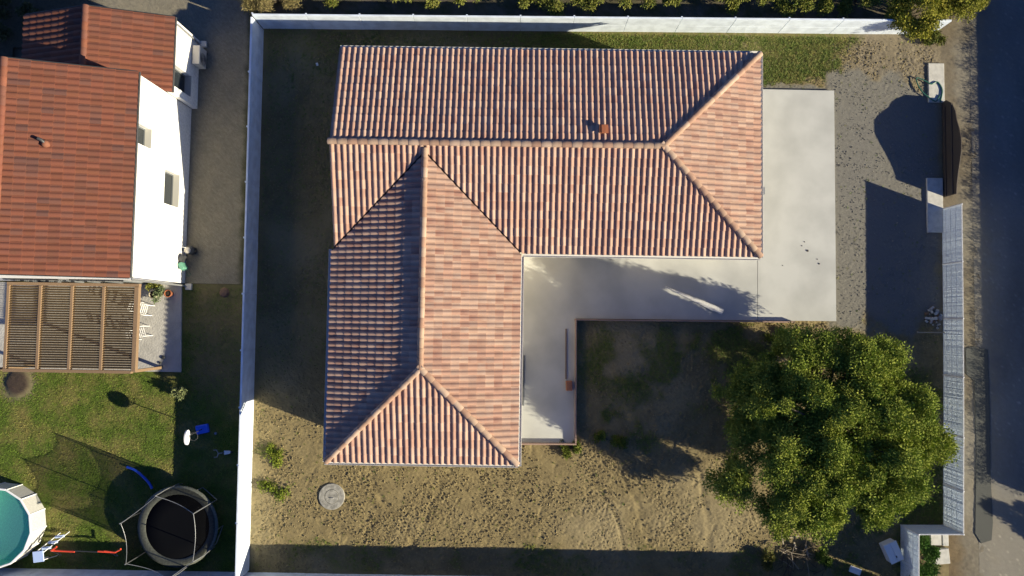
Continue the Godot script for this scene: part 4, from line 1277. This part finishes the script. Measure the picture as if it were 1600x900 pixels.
func build_neighbour_garden():
	# concrete terrace
	var st := new_st()
	prism(st, PackedVector2Array([Vector2(-27, -1.55), Vector2(-16.12, -1.55), Vector2(-15.98, 2.66), Vector2(-27, 2.66)]), -0.15, 0.06)
	struct(obj("neighbour_terrace", st, M.conc_grey))
	# pergola
	var P := thing("pergola", "brown wooden slatted pergola on posts against the white neighbour house", "pergola")
	var xs := [-22.66, -21.22, -19.8, -18.38, -16.9]
	var zt := -1.3; var zb := 2.42
	for i in xs.size():
		var s := new_st()
		beam(s, Vector3(xs[i], 2.46, zt), Vector3(xs[i], 2.46, zb + (0.0 if i < 4 else 0.06)), 0.13 if i < 4 else 0.2, 0.2, 0.01)
		obj("rafter", s, M.wood, P)
	for q in [[zt - 0.075, 0.14], [zb + 0.075, 0.14]]:
		var s := new_st()
		beam(s, Vector3(-22.75, 2.44, q[0]), Vector3(-16.8 if q[0] < 0 else -17.01, 2.44, q[0]), q[1], 0.2, 0.01)
		obj("cross_beam", s, M.wood, P)
	for b in 4:
		var x0: float = xs[b] + 0.066; var x1: float = xs[b + 1] - (0.066 if b < 3 else 0.102)
		for k in 34:
			var z := lerpf(zt + 0.07, zb - 0.1, k / 33.0)
			var s := new_st()
			box(s, Vector3((x0 + x1) * 0.5, 2.5, z), Vector3(x1 - x0, 0.105, 0.024), Basis(Vector3.RIGHT, 0.8 + R(-0.05, 0.05)), 0.0)
			obj("slat", s, M.wood_slat, P)
	for q in [[-16.95, 2.46], [-23.0, 2.46]]:
		var s := new_st()
		beam(s, Vector3(q[0], 0.02, q[1]), Vector3(q[0], 2.36, q[1]), 0.13, 0.13, 0.008)
		obj("post", s, M.wood, P)
	for q in [[-16.95, 2.46], [-23.0, 2.46]]:
		var s := new_st()
		box(s, Vector3(q[0], 0.08, q[1]), Vector3(0.17, 0.12, 0.17), Basis.IDENTITY, 0.008)
		obj("post_foot", s, M.dark_metal, P)
	# pots
	for q in [[Vector3(-17.3, 0.06, -1.05), 0.2, "round pale ringed flower pot with dark soil beside the pergola corner", mk(lin(0.5, 0.44, 0.32), 0.8)], [Vector3(-16.6, 0.06, -1.1), 0.17, "small terracotta flower pot near the end of the neighbour terrace", M.terracotta]]:
		var p := thing("flower_pot", q[2], "pot", q[0], 0.0, "pots on the neighbour terrace")
		var s := new_st(); var r: float = q[1]
		lathe(s, [Vector2(0, 0), Vector2(r * 0.7, 0), Vector2(r, 0.3), Vector2(r * 1.08, 0.31), Vector2(r * 1.08, 0.35), Vector2(r * 0.86, 0.35), Vector2(r * 0.84, 0.28)], 20)
		obj("pot", s, q[3], p)
		var so := new_st()
		lathe(so, [Vector2(r * 0.85, 0.29), Vector2(r * 0.4, 0.32), Vector2(0, 0.31)], 14)
		obj("soil", so, mk(lin(0.03, 0.022, 0.015), 0.95), p)
	shrub("pot_plant", "small grey-green plant between the two flower pots", Vector3(-17.0, 0.06, -1.05), 0.22, 0.5, 0.3, 90, Color(0.09, 0.13, 0.06), Color(0.16, 0.19, 0.1), "", "sprig_s", 0.0, "plant")
	shrub("pot_plant", "small yellow-green plant at the house wall by the pergola beam", Vector3(-17.35, 0.06, -1.42), 0.3, 0.4, 0.1, 60, Color(0.16, 0.18, 0.04), Color(0.22, 0.22, 0.05), "", "sprig_s", 0.0, "plant")
	# white garden chairs half under the pergola
	for q in [[Vector3(-17.72, 0.06, -0.35), -0.25, "upper white metal garden chair under the edge of the pergola"], [Vector3(-17.78, 0.06, 0.8), 0.35, "lower white metal garden chair under the edge of the pergola"]]:
		var c := thing("garden_chair", q[2], "chair", q[0], q[1], "white garden chairs by the pergola")
		var s := new_st()
		for sx in [-1, 1]:
			tube(s, [Vector3(0.3, 0, sx * 0.24), Vector3(0.27, 0.62, sx * 0.25), Vector3(-0.2, 0.64, sx * 0.25), Vector3(-0.28, 0, sx * 0.24)], 0.018, 6)
			tube(s, [Vector3(-0.15, 0.44, sx * 0.22), Vector3(-0.38, 0.98, sx * 0.2)], 0.018, 6)
		tube(s, [Vector3(-0.38, 0.98, -0.2), Vector3(-0.38, 0.98, 0.2)], 0.018, 6)
		obj("frame", s, M.white_paint, c)
		var se := new_st()
		for k in 5: beam(se, Vector3(-0.15 + k * 0.09, 0.44, -0.21), Vector3(-0.15 + k * 0.09, 0.44, 0.21), 0.025, 0.02)
		obj("seat", se, M.white_paint, c)
		var bk := new_st()
		for k in 4: beam(bk, Vector3(-0.2 - k * 0.05, 0.56 + k * 0.12, -0.2), Vector3(-0.2 - k * 0.05, 0.56 + k * 0.12, 0.2), 0.02, 0.05)
		obj("backrest", bk, M.white_paint, c)
	for q in [[Vector3(-16.85, 0.07, 1.98), 0.09, "larger of two small dark round lids on the neighbour terrace"], [Vector3(-16.98, 0.07, 2.24), 0.06, "smaller of two small dark round lids on the neighbour terrace"]]:
		var s := new_st()
		lathe(s, [Vector2(0, 0.05), Vector2(q[1] * 0.8, 0.05), Vector2(q[1], 0.03), Vector2(q[1], -0.01)], 14, q[0])
		tag(obj("drain_cover", s, M.dark_metal), q[2], "lid", "dark lids on the neighbour terrace")
	# heat pump unit
	var A := thing("heat_pump", "beige outdoor heat pump unit against the white annex wall", "air conditioner", Vector3(-15.48, 0, -12.6))
	var s1 := new_st(); box(s1, Vector3(0, 0.46, 0), Vector3(0.36, 0.72, 0.92), Basis.IDENTITY, 0.02); obj("casing", s1, M.plastic_beige, A)
	var s2 := new_st()
	for k in 7: tube(s2, ring_pts(Vector3(0.19, 0.46, 0.1), Vector3.FORWARD, Vector3.UP, 0.05 + k * 0.04, 20), 0.006, 4, false)
	obj("grille", s2, M.dark_metal, A)
	for k in [-1, 1]:
		var s3 := new_st(); box(s3, Vector3(0, 0.05, k * 0.35), Vector3(0.4, 0.1, 0.08), Basis.IDENTITY, 0.01); obj("foot", s3, M.dark_metal, A)
	# hose reel and round bin by the wall corner
	var Hr := thing("hose_reel", "green hose reel with dark drum at the foot of the white house wall", "hose reel", Vector3(-15.86, 0, -2.5))
	var r1 := new_st(); box(r1, Vector3(0.02, 0.55, 0.1), Vector3(0.22, 0.5, 0.36), Basis(Vector3.UP, 0.5), 0.04); obj("reel_case", r1, M.green_plastic, Hr)
	var r2 := new_st(); tube(r2, [Vector3(-0.08, 0.6, -0.3), Vector3(0.08, 0.6, -0.22)], 0.2, 16); obj("drum", r2, M.dark_metal, Hr)
	var r3 := new_st(); tube(r3, [Vector3(0.1, 0.4, 0.2), Vector3(0.2, 0.1, 0.45), Vector3(0.05, 0.03, 0.55), Vector3(-0.05, 0.03, 0.4)], 0.015, 6); obj("hose", r3, M.hose, Hr)
	var Bn := thing("round_bin", "dark round bin with pale lid standing by the white house wall", "bin", Vector3(-15.62, 0, -3.2))
	var b1 := new_st(); lathe(b1, [Vector2(0, 0), Vector2(0.18, 0), Vector2(0.22, 0.45), Vector2(0, 0.45)], 16); obj("body", b1, M.dark_metal, Bn)
	var b2 := new_st(); lathe(b2, [Vector2(0.15, 0.45), Vector2(0.15, 0.5), Vector2(0, 0.51)], 16, Vector3(-0.08, 0, 0.02)); obj("lid", b2, M.plastic_beige, Bn)
	var b3 := new_st(); tube(b3, [Vector3(-0.1, 0.55, -0.1), Vector3(-0.55, 0.75, -0.15)], 0.012, 6); obj("handle", b3, M.white_paint, Bn)
	# small shrub and stone
	shrub("small_shrub", "small pale green shrub in the shade beside the terrace corner", Vector3(-15.9, 0, 3.5), 0.32, 0.5, 0.32, 130, Color(0.13, 0.16, 0.07), Color(0.2, 0.22, 0.1), "", "sprig_s")
	var rk := new_st()
	lathe(rk, [Vector2(0, 0.14), Vector2(0.16, 0.11), Vector2(0.25, 0.0), Vector2(0.2, -0.05)], 8, Vector3(-14.05, 0, -1.2), false)
	tag(obj("stone", rk, mk(lin(0.2, 0.12, 0.08), 0.9, T.grain, 1.5)), "brown stone in the shade between the gravel and the white wall", "stone")
	# basketball stand
	var B := thing("basketball_stand", "small white basketball stand with blue base in the neighbour's shaded grass", "basketball hoop", Vector3(-14.82, 0, 5.35), 0.0)
	var c1 := new_st(); box(c1, Vector3(0, 0.1, 0), Vector3(0.6, 0.2, 0.42), Basis(Vector3.UP, 0.2), 0.04); obj("base", c1, M.blue_box, B)
	var c2 := new_st(); tube(c2, [Vector3(0, 0.18, 0), Vector3(0.02, 1.72, 0.1)], 0.022, 8); obj("pole", c2, M.dark_metal, B)
	var c3 := new_st()
	var bp := []
	for k in 24:
		var a := TAU * k / 24.0
		bp.append(Vector3(0.0, 1.62 + 0.25 * sin(a) * (1.0 if sin(a) > 0 else 0.8), 0.14 + 0.34 * cos(a)))
	for k in 24:
		var p: Vector3 = bp[k]; var q: Vector3 = bp[(k + 1) % 24]; var ce := Vector3(0, 1.62, 0.14); var o := Vector3(0.035, 0, 0)
		tri(c3, ce + o, q + o, p + o); tri(c3, ce - o, p - o, q - o); quad(c3, p - o, p + o, q + o, q - o)
	obj("backboard", c3, M.plastic_white, B)
	var c4 := new_st(); tube(c4, ring_pts(Vector3(0.24, 1.5, 0.12), Vector3.RIGHT, Vector3.BACK, 0.18, 20), 0.012, 6, false); obj("hoop", c4, M.dark_metal, B)
	# white toy scooter lying in the shade
	var S := thing("toy_scooter", "white and grey toy scooter lying near the white wall", "scooter", Vector3(-13.8, 0.05, 6.46), 0.1)
	var d1 := new_st(); prism(d1, PackedVector2Array([Vector2(0.05, -0.1), Vector2(0.3, -0.07), Vector2(0.42, 0.0), Vector2(0.3, 0.07), Vector2(0.05, 0.1)]), 0.0, 0.05); obj("deck", d1, M.plastic_white, S)
	var d2 := new_st(); tube(d2, [Vector3(0.05, 0.05, 0), Vector3(-0.2, 0.1, 0), Vector3(-0.28, 0.1, -0.17), Vector3(-0.42, 0.1, -0.17)], 0.025, 7); tube(d2, [Vector3(-0.2, 0.1, 0), Vector3(-0.28, 0.1, 0.17), Vector3(-0.42, 0.1, 0.17)], 0.025, 7); obj("handlebar", d2, M.grey_metal, S)
	for x in [0.0, 0.4]:
		var d3 := new_st(); tube(d3, [Vector3(x, 0.03, -0.03), Vector3(x, 0.03, 0.03)], 0.06, 12); obj("wheel", d3, M.dark_metal, S)
	# small blue ball
	var sb := new_st(); lathe(sb, [Vector2(0, 0), Vector2(0.05, 0.02), Vector2(0.07, 0.07), Vector2(0.05, 0.12), Vector2(0, 0.14)], 10, Vector3(-14.2, 0, 5.55))
	tag(obj("ball", sb, mk(lin(0.1, 0.16, 0.3), 0.5)), "tiny dull blue ball near the basketball stand", "ball")
	# foam tube
	var fc := Curve3D.new()
	fc.add_point(Vector3(-18.37, 0.1, 7.2), Vector3.ZERO, Vector3(0.35, 0, 0.08)); fc.add_point(Vector3(-17.6, 0.1, 7.62), Vector3(-0.25, 0, -0.22), Vector3(0.25, 0, 0.22)); fc.add_point(Vector3(-17.12, 0.1, 8.2), Vector3(-0.12, 0, -0.25), Vector3.ZERO)
	var fs := new_st(); tube(fs, Array(fc.tessellate(4)), 0.06, 8)
	tag(obj("foam_tube", fs, M.blue_plastic), "curved blue foam tube on the lawn above the trampoline", "foam tube")
	build_trampoline(); build_pool()
	# red seesaw bar
	var Q := thing("seesaw", "red seesaw bar with dark middle between the pool ladder and trampoline", "seesaw")
	for q in [[-21.5, -20.4, 0], [-19.3, -18.5, 0], [-20.4, -19.3, 1]]:
		var s := new_st(); tube(s, [Vector3(q[0], 0.55, 11.02), Vector3(q[1], 0.55, 11.05)], 0.045 if q[2] == 0 else 0.03, 8)
		obj("bar", s, M.red_plastic if q[2] == 0 else M.dark_metal, Q)
	for q in [[Vector3(-21.5, 0.55, 11.02), Vector3(-21.15, 0.7, 10.8)], [Vector3(-18.5, 0.55, 11.05), Vector3(-18.15, 0.7, 10.85)], [Vector3(-18.5, 0.55, 11.05), Vector3(-19.0, 0.56, 11.0)]]:
		var s := new_st(); tube(s, q, 0.04, 8); obj("handle", s, M.red_plastic, Q)
	for x in [-21.4, -18.7]:
		var s := new_st(); tube(s, [Vector3(x - 0.16, 0.53, 11.03), Vector3(x - 0.05, 0.02, 11.4), Vector3(x + 0.05, 0.02, 11.4), Vector3(x + 0.16, 0.53, 11.03)], 0.016, 6); obj("stand", s, M.grey_metal, Q)
	# plant bed at the top left of the neighbour's plot
	for q in [[-25.4, -15.2, 0.7, "dark low plant in the bed at the top left corner"], [-24.0, -14.6, 0.5, "dark low plant right of the corner plant in the top left bed"], [-25.6, -13.6, 0.6, "dark low plant at the left picture edge beside the annex roof"]]:
		shrub("bed_plant", q[3], Vector3(q[0], 0, q[1]), q[2], 0.5, q[2], 260, Color(0.05, 0.06, 0.02), Color(0.1, 0.1, 0.05), "plants in the neighbour's bed", "sprig_s", 0.0, "plant")

func ring_pts(c: Vector3, x: Vector3, y: Vector3, r: float, n: int) -> Array:
	var a := []
	for i in n + 1: a.append(c + (x * cos(TAU * i / n) + y * sin(TAU * i / n)) * r)
	return a

func build_trampoline():
	var t := thing("trampoline", "round black trampoline with grey pad and dark safety net on the lawn", "trampoline", Vector3(-15.5, 0, 9.75))
	var h := 0.8; var r := 1.83
	var s := new_st(); tube(s, ring_pts(Vector3(0, h - 0.04, 0), Vector3.RIGHT, Vector3.BACK, r, 40), 0.03, 8, false); obj("frame", s, M.grey_metal, t)
	s = new_st(); lathe(s, [Vector2(1.52, h - 0.02), Vector2(1.5, h), Vector2(0.8, h - 0.01), Vector2(0, h - 0.02)], 40); obj("jump_mat", s, M.black_cloth, t)
	s = new_st(); lathe(s, [Vector2(1.88, h - 0.04), Vector2(1.85, h + 0.03), Vector2(1.66, h + 0.045), Vector2(1.5, h + 0.035), Vector2(1.48, h + 0.008)], 40); obj("pad", s, M.pad, t)
	var poles := []
	var ang := [-97.0, -161.0, 141.0, 74.0, 33.0, -36.0]
	for a in ang:
		var d := Vector3(cos(deg_to_rad(a)), 0, sin(deg_to_rad(a)))
		poles.append(d)
		s = new_st(); tube(s, [d * 1.88 + Vector3.UP * 0.35, d * 1.9 + Vector3.UP * 1.6, d * 1.84 + Vector3.UP * 2.5], 0.024, 8); obj("net_pole", s, M.grey_metal, t)
		s = new_st(); tube(s, [d * 1.83 + Vector3.UP * 0.75, d * 1.8 + Vector3.UP * 0.03, d.rotated(Vector3.UP, 0.5) * 1.8 + Vector3.UP * 0.03, d.rotated(Vector3.UP, 0.5) * 1.83 + Vector3.UP * 0.75], 0.022, 7); obj("leg", s, M.grey_metal, t)
	for i in 6:
		var a: Vector3 = poles[i]; var b: Vector3 = poles[(i + 1) % 6]
		s = new_st()
		var n := 8
		s.set_smooth_group(1)
		for k in n:
			var t0 := float(k) / n; var t1 := float(k + 1) / n
			var sag0 := 0.22 * sin(PI * t0); var sag1 := 0.22 * sin(PI * t1)
			var p0 := a.lerp(b, t0) * 1.82; var p1 := a.lerp(b, t1) * 1.82
			var q0 := a.lerp(b, t0).normalized() * 1.78; var q1 := a.lerp(b, t1).normalized() * 1.78
			quad(s, q0 + Vector3.UP * (h + 0.05), q1 + Vector3.UP * (h + 0.05), p1 + Vector3.UP * (2.45 - sag1), p0 + Vector3.UP * (2.45 - sag0))
		obj("safety_net", s, M.net, t)
		var rp := []
		for k in n + 1: rp.append(a.lerp(b, float(k) / n) * 1.82 + Vector3.UP * (2.45 - 0.22 * sin(PI * k / n)))
		s = new_st(); tube(s, rp, 0.012, 5); obj("top_rope", s, M.grey_metal, t)

func build_pool():
	var P := thing("pool", "round above-ground pool with white frame and turquoise water, bottom left corner", "pool", Vector3(-23.98, 0, 9.88))
	var n := 14; var r := 1.84; var h := 1.08
	var c := []
	for i in n + 1: c.append(Vector3(cos(TAU * i / n + 0.1), 0, sin(TAU * i / n + 0.1)))
	for i in n:
		var s := new_st()
		var a: Vector3 = c[i] * r; var b: Vector3 = c[i + 1] * r
		beam(s, a.lerp(b, 0.02) + Vector3.UP * h * 0.5, a.lerp(b, 0.98) + Vector3.UP * h * 0.5, 0.03, h - 0.06, 0.0)
		obj("wall_panel", s, mk(lin(0.55, 0.55, 0.53), 0.5, T.soft, 1.0) if i == 0 else P.get_child(0).material_override, P)
		s = new_st(); beam(s, a, a + Vector3.UP * h, 0.06, 0.05); obj("post", s, M.white_paint, P)
		s = new_st(); beam(s, a * 1.01 + Vector3.UP * h, b * 1.01 + Vector3.UP * h, 0.09, 0.045, 0.015); obj("rim", s, M.white_paint, P)
	var s := new_st()
	for i in n:
		var a: Vector3 = c[i] * (r - 0.03); var b: Vector3 = c[i + 1] * (r - 0.03)
		quad(s, a + Vector3.UP * 0.05, b + Vector3.UP * 0.05, b + Vector3.UP * (h - 0.05), a + Vector3.UP * (h - 0.05))
		tri(s, Vector3.UP * 0.05, b + Vector3.UP * 0.05, a + Vector3.UP * 0.05)
	obj("liner", s, M.liner, P)
	s = new_st()
	for i in n:
		tri(s, Vector3.UP * 0.95, c[i + 1] * (r - 0.035) + Vector3.UP * 0.95, c[i] * (r - 0.035) + Vector3.UP * 0.95)
	obj("water", s, M.water, P)
	# ladder
	var L := thing("pool_ladder", "white and blue pool ladder leaning at the lower right of the round pool", "ladder", Vector3(-21.85, 0, 11.05), 0.15)
	s = new_st(); box(s, Vector3(0.02, 0.95, 0.12), Vector3(0.5, 0.05, 0.5), Basis.IDENTITY, 0.015); obj("platform", s, mk(lin(0.42, 0.55, 0.85), 0.4), L)
	var stepm := mk(lin(0.5, 0.62, 0.88), 0.4)
	for k in 3:
		s = new_st(); box(s, Vector3(0.26 + k * 0.17, 0.72 - k * 0.24, -0.16 - k * 0.17), Vector3(0.44, 0.04, 0.12), Basis.IDENTITY, 0.01); obj("step", s, stepm, L)
	for x in [-1, 1]:
		s = new_st(); tube(s, [Vector3(0.72 + x * 0.22, 0.02, -0.62), Vector3(0.02 + x * 0.22, 0.95, -0.02)], 0.02, 7); obj("rail", s, M.white_paint, L)
		s = new_st(); tube(s, [Vector3(0.02 + x * 0.22, 0.95, 0.3), Vector3(0.02 + x * 0.22, 0.02, 0.42)], 0.02, 7); obj("rail", s, M.white_paint, L)

func build_yard_things():
	# concrete ring with its lid in the soil
	var C := thing("concrete_cover", "round pale concrete manhole cover set in the bare soil", "manhole cover", Vector3(-8.57, 0, 8.46))
	var s := new_st(); lathe(s, [Vector2(0.345, 0.03), Vector2(0.35, 0.045), Vector2(0.6, 0.045), Vector2(0.62, 0.035), Vector2(0.62, -0.1)], 36, Vector3.ZERO, false); obj("ring", s, M.cover, C)
	s = new_st(); lathe(s, [Vector2(0.0, 0.048), Vector2(0.32, 0.048), Vector2(0.332, 0.04), Vector2(0.332, 0.0)], 36, Vector3.ZERO, false); var ld := obj("lid", s, M.cover, C)
	s = new_st(); tube(s, [Vector3(-0.1, 0.045, 0.05), Vector3(-0.08, 0.075, 0.05), Vector3(0.08, 0.075, 0.05), Vector3(0.1, 0.045, 0.05)], 0.012, 6); obj("handle", s, M.grey_metal, ld)
	# white box with a split lid leaning in the shade by the lower fence
	var B := thing("white_cabinet", "tilted white two-part box in the shade left of the lower fence", "box", Vector3(17.9, 0, 10.5), 0.42)
	s = new_st(); box(s, Vector3(0, 0.22, 0), Vector3(0.62, 0.44, 0.9), Basis.IDENTITY, 0.02); obj("body", s, M.plastic_white, B)
	for k in [-1, 1]:
		s = new_st(); box(s, Vector3(k * 0.165, 0.465, 0), Vector3(0.32, 0.04, 0.94), Basis.IDENTITY, 0.012); obj("lid", s, M.plastic_white, B)
	s = new_st(); box(s, Vector3(0.03, 0.495, 0.22), Vector3(0.05, 0.02, 0.09), Basis.IDENTITY, 0.005); obj("latch", s, M.dark_metal, B)
	s = new_st(); box(s, Vector3(16.3, 0.05, 11.5), Vector3(0.55, 0.06, 0.3), Basis(Vector3.UP, -0.35), 0.01)
	tag(obj("white_board", s, M.plastic_white), "pale flat board on the dark ground at the bottom edge left of the box", "board")
	# brush pile
	var Q := thing("brush_pile", "heap of cut branches and twigs in the shade at the lower right", "brush pile", Vector3(13.6, 0, 11.0))
	for i in 46:
		s = new_st()
		var a := R(0, TAU); var l := R(0.4, 1.3); var y := R(0.04, 0.35)
		var c := Vector3(R(-0.9, 1.2), y, R(-0.7, 0.7)); var d := Vector3(cos(a), R(-0.15, 0.15), sin(a)) * l * 0.5
		tube(s, [c - d, c + Vector3(0, R(0, 0.08), R(-0.06, 0.06)), c + d], [R(0.012, 0.03), 0.015, 0.006], 5)
		obj("branch", s, M.bark if R(0, 1) > 0.35 else M.lumber, Q)
	for q in [[13.7, 9.0, 0.75, -0.75, "pale stick lying highest of the loose sticks below the tree"], [12.85, 10.05, 0.55, 1.45, "pale upright-lying stick at the upper left of the brush pile"], [13.35, 9.98, 0.55, -0.2, "pale stick lying crosswise at the top of the brush pile"], [14.0, 10.6, 0.6, 1.35, "pale stick standing between the branches of the brush pile"], [13.45, 10.4, 0.4, 1.3, "short pale stick at the shaded edge of the brush pile"]]:
		s = new_st()
		var d: Vector3 = Vector3(cos(q[3]), 0, sin(q[3])) * q[2] * 0.5; var c := Vector3(q[0], 0.1, q[1])
		beam(s, c - d, c + d, 0.07, 0.05, 0.005)
		tag(obj("stick", s, M.lumber), q[4], "stick", "loose sticks by the brush pile")
	shrub("low_weed", "green weed tuft at the right of the brush pile", Vector3(14.7, 0, 10.9), 0.4, 0.4, 0.4, 260, Color(0.05, 0.09, 0.02), Color(0.09, 0.13, 0.03), "", "sprig_s", 0.0, "weed")
	shrub("low_weed", "yellow-green weed left of the brush pile near the bottom edge", Vector3(12.1, 0, 11.1), 0.35, 0.3, 0.3, 200, Color(0.1, 0.11, 0.03), Color(0.16, 0.15, 0.05), "", "sprig_s", 0.0, "weed")
	# pale slabs outside the fence corner
	for q in [[20.05, 9.85, 0.5, 0.75, 0.0, "left pale slab just below the fence corner"], [20.5, 9.85, 0.28, 0.8, 0.02, "narrow right slab just below the fence corner"], [20.3, 10.75, 0.75, 0.7, 0.1, "lower pale slab beside the leafy bush outside the fence"]]:
		s = new_st()
		box(s, Vector3(q[0], 0.1, q[1]), Vector3(q[2], 0.2, q[3]), Basis(Vector3.UP, q[4]), 0.015)
		tag(obj("stone_slab", s, M.slab), q[5], "slab", "slabs outside the fence corner")
	# two weeds with upright leaves along the left wall
	for q in [[-11.5, 6.9, "upper green weed patch beside the sunlit left wall"], [-11.3, 8.3, "lower green weed patch beside the sunlit left wall"]]:
		shrub("low_weed", q[2], Vector3(q[0], -0.02, q[1]), 0.6, 0.1, 0.75, 150, Color(0.1, 0.16, 0.02), Color(0.2, 0.22, 0.03), "", "sprig_s", 0.0, "weed")
	for q in [[2.9, 5.95, 0.6, 0.4, "green weed clump at the lower right corner of the terrace"], [4.6, 5.6, 0.8, 0.5, "wide green weed clump in the soil right of the terrace"], [12.6, 0.5, 0.5, 0.3, "small green weed clump below the terrace edging beside the tree"]]:
		shrub("low_weed", q[4], Vector3(q[0], -0.02, q[1]), q[2], 0.16, q[3], 200, Color(0.09, 0.14, 0.02), Color(0.17, 0.18, 0.035), "", "sprig_s", 0.0, "weed")
	s = new_st(); box(s, Vector3(-9.87, 0.05, -12.49), Vector3(0.1, 0.08, 0.14), Basis(Vector3.UP, 0.3), 0.01)
	tag(obj("white_scrap", s, M.plastic_white), "tiny white scrap on the dark ground near the top left wall corner", "scrap")
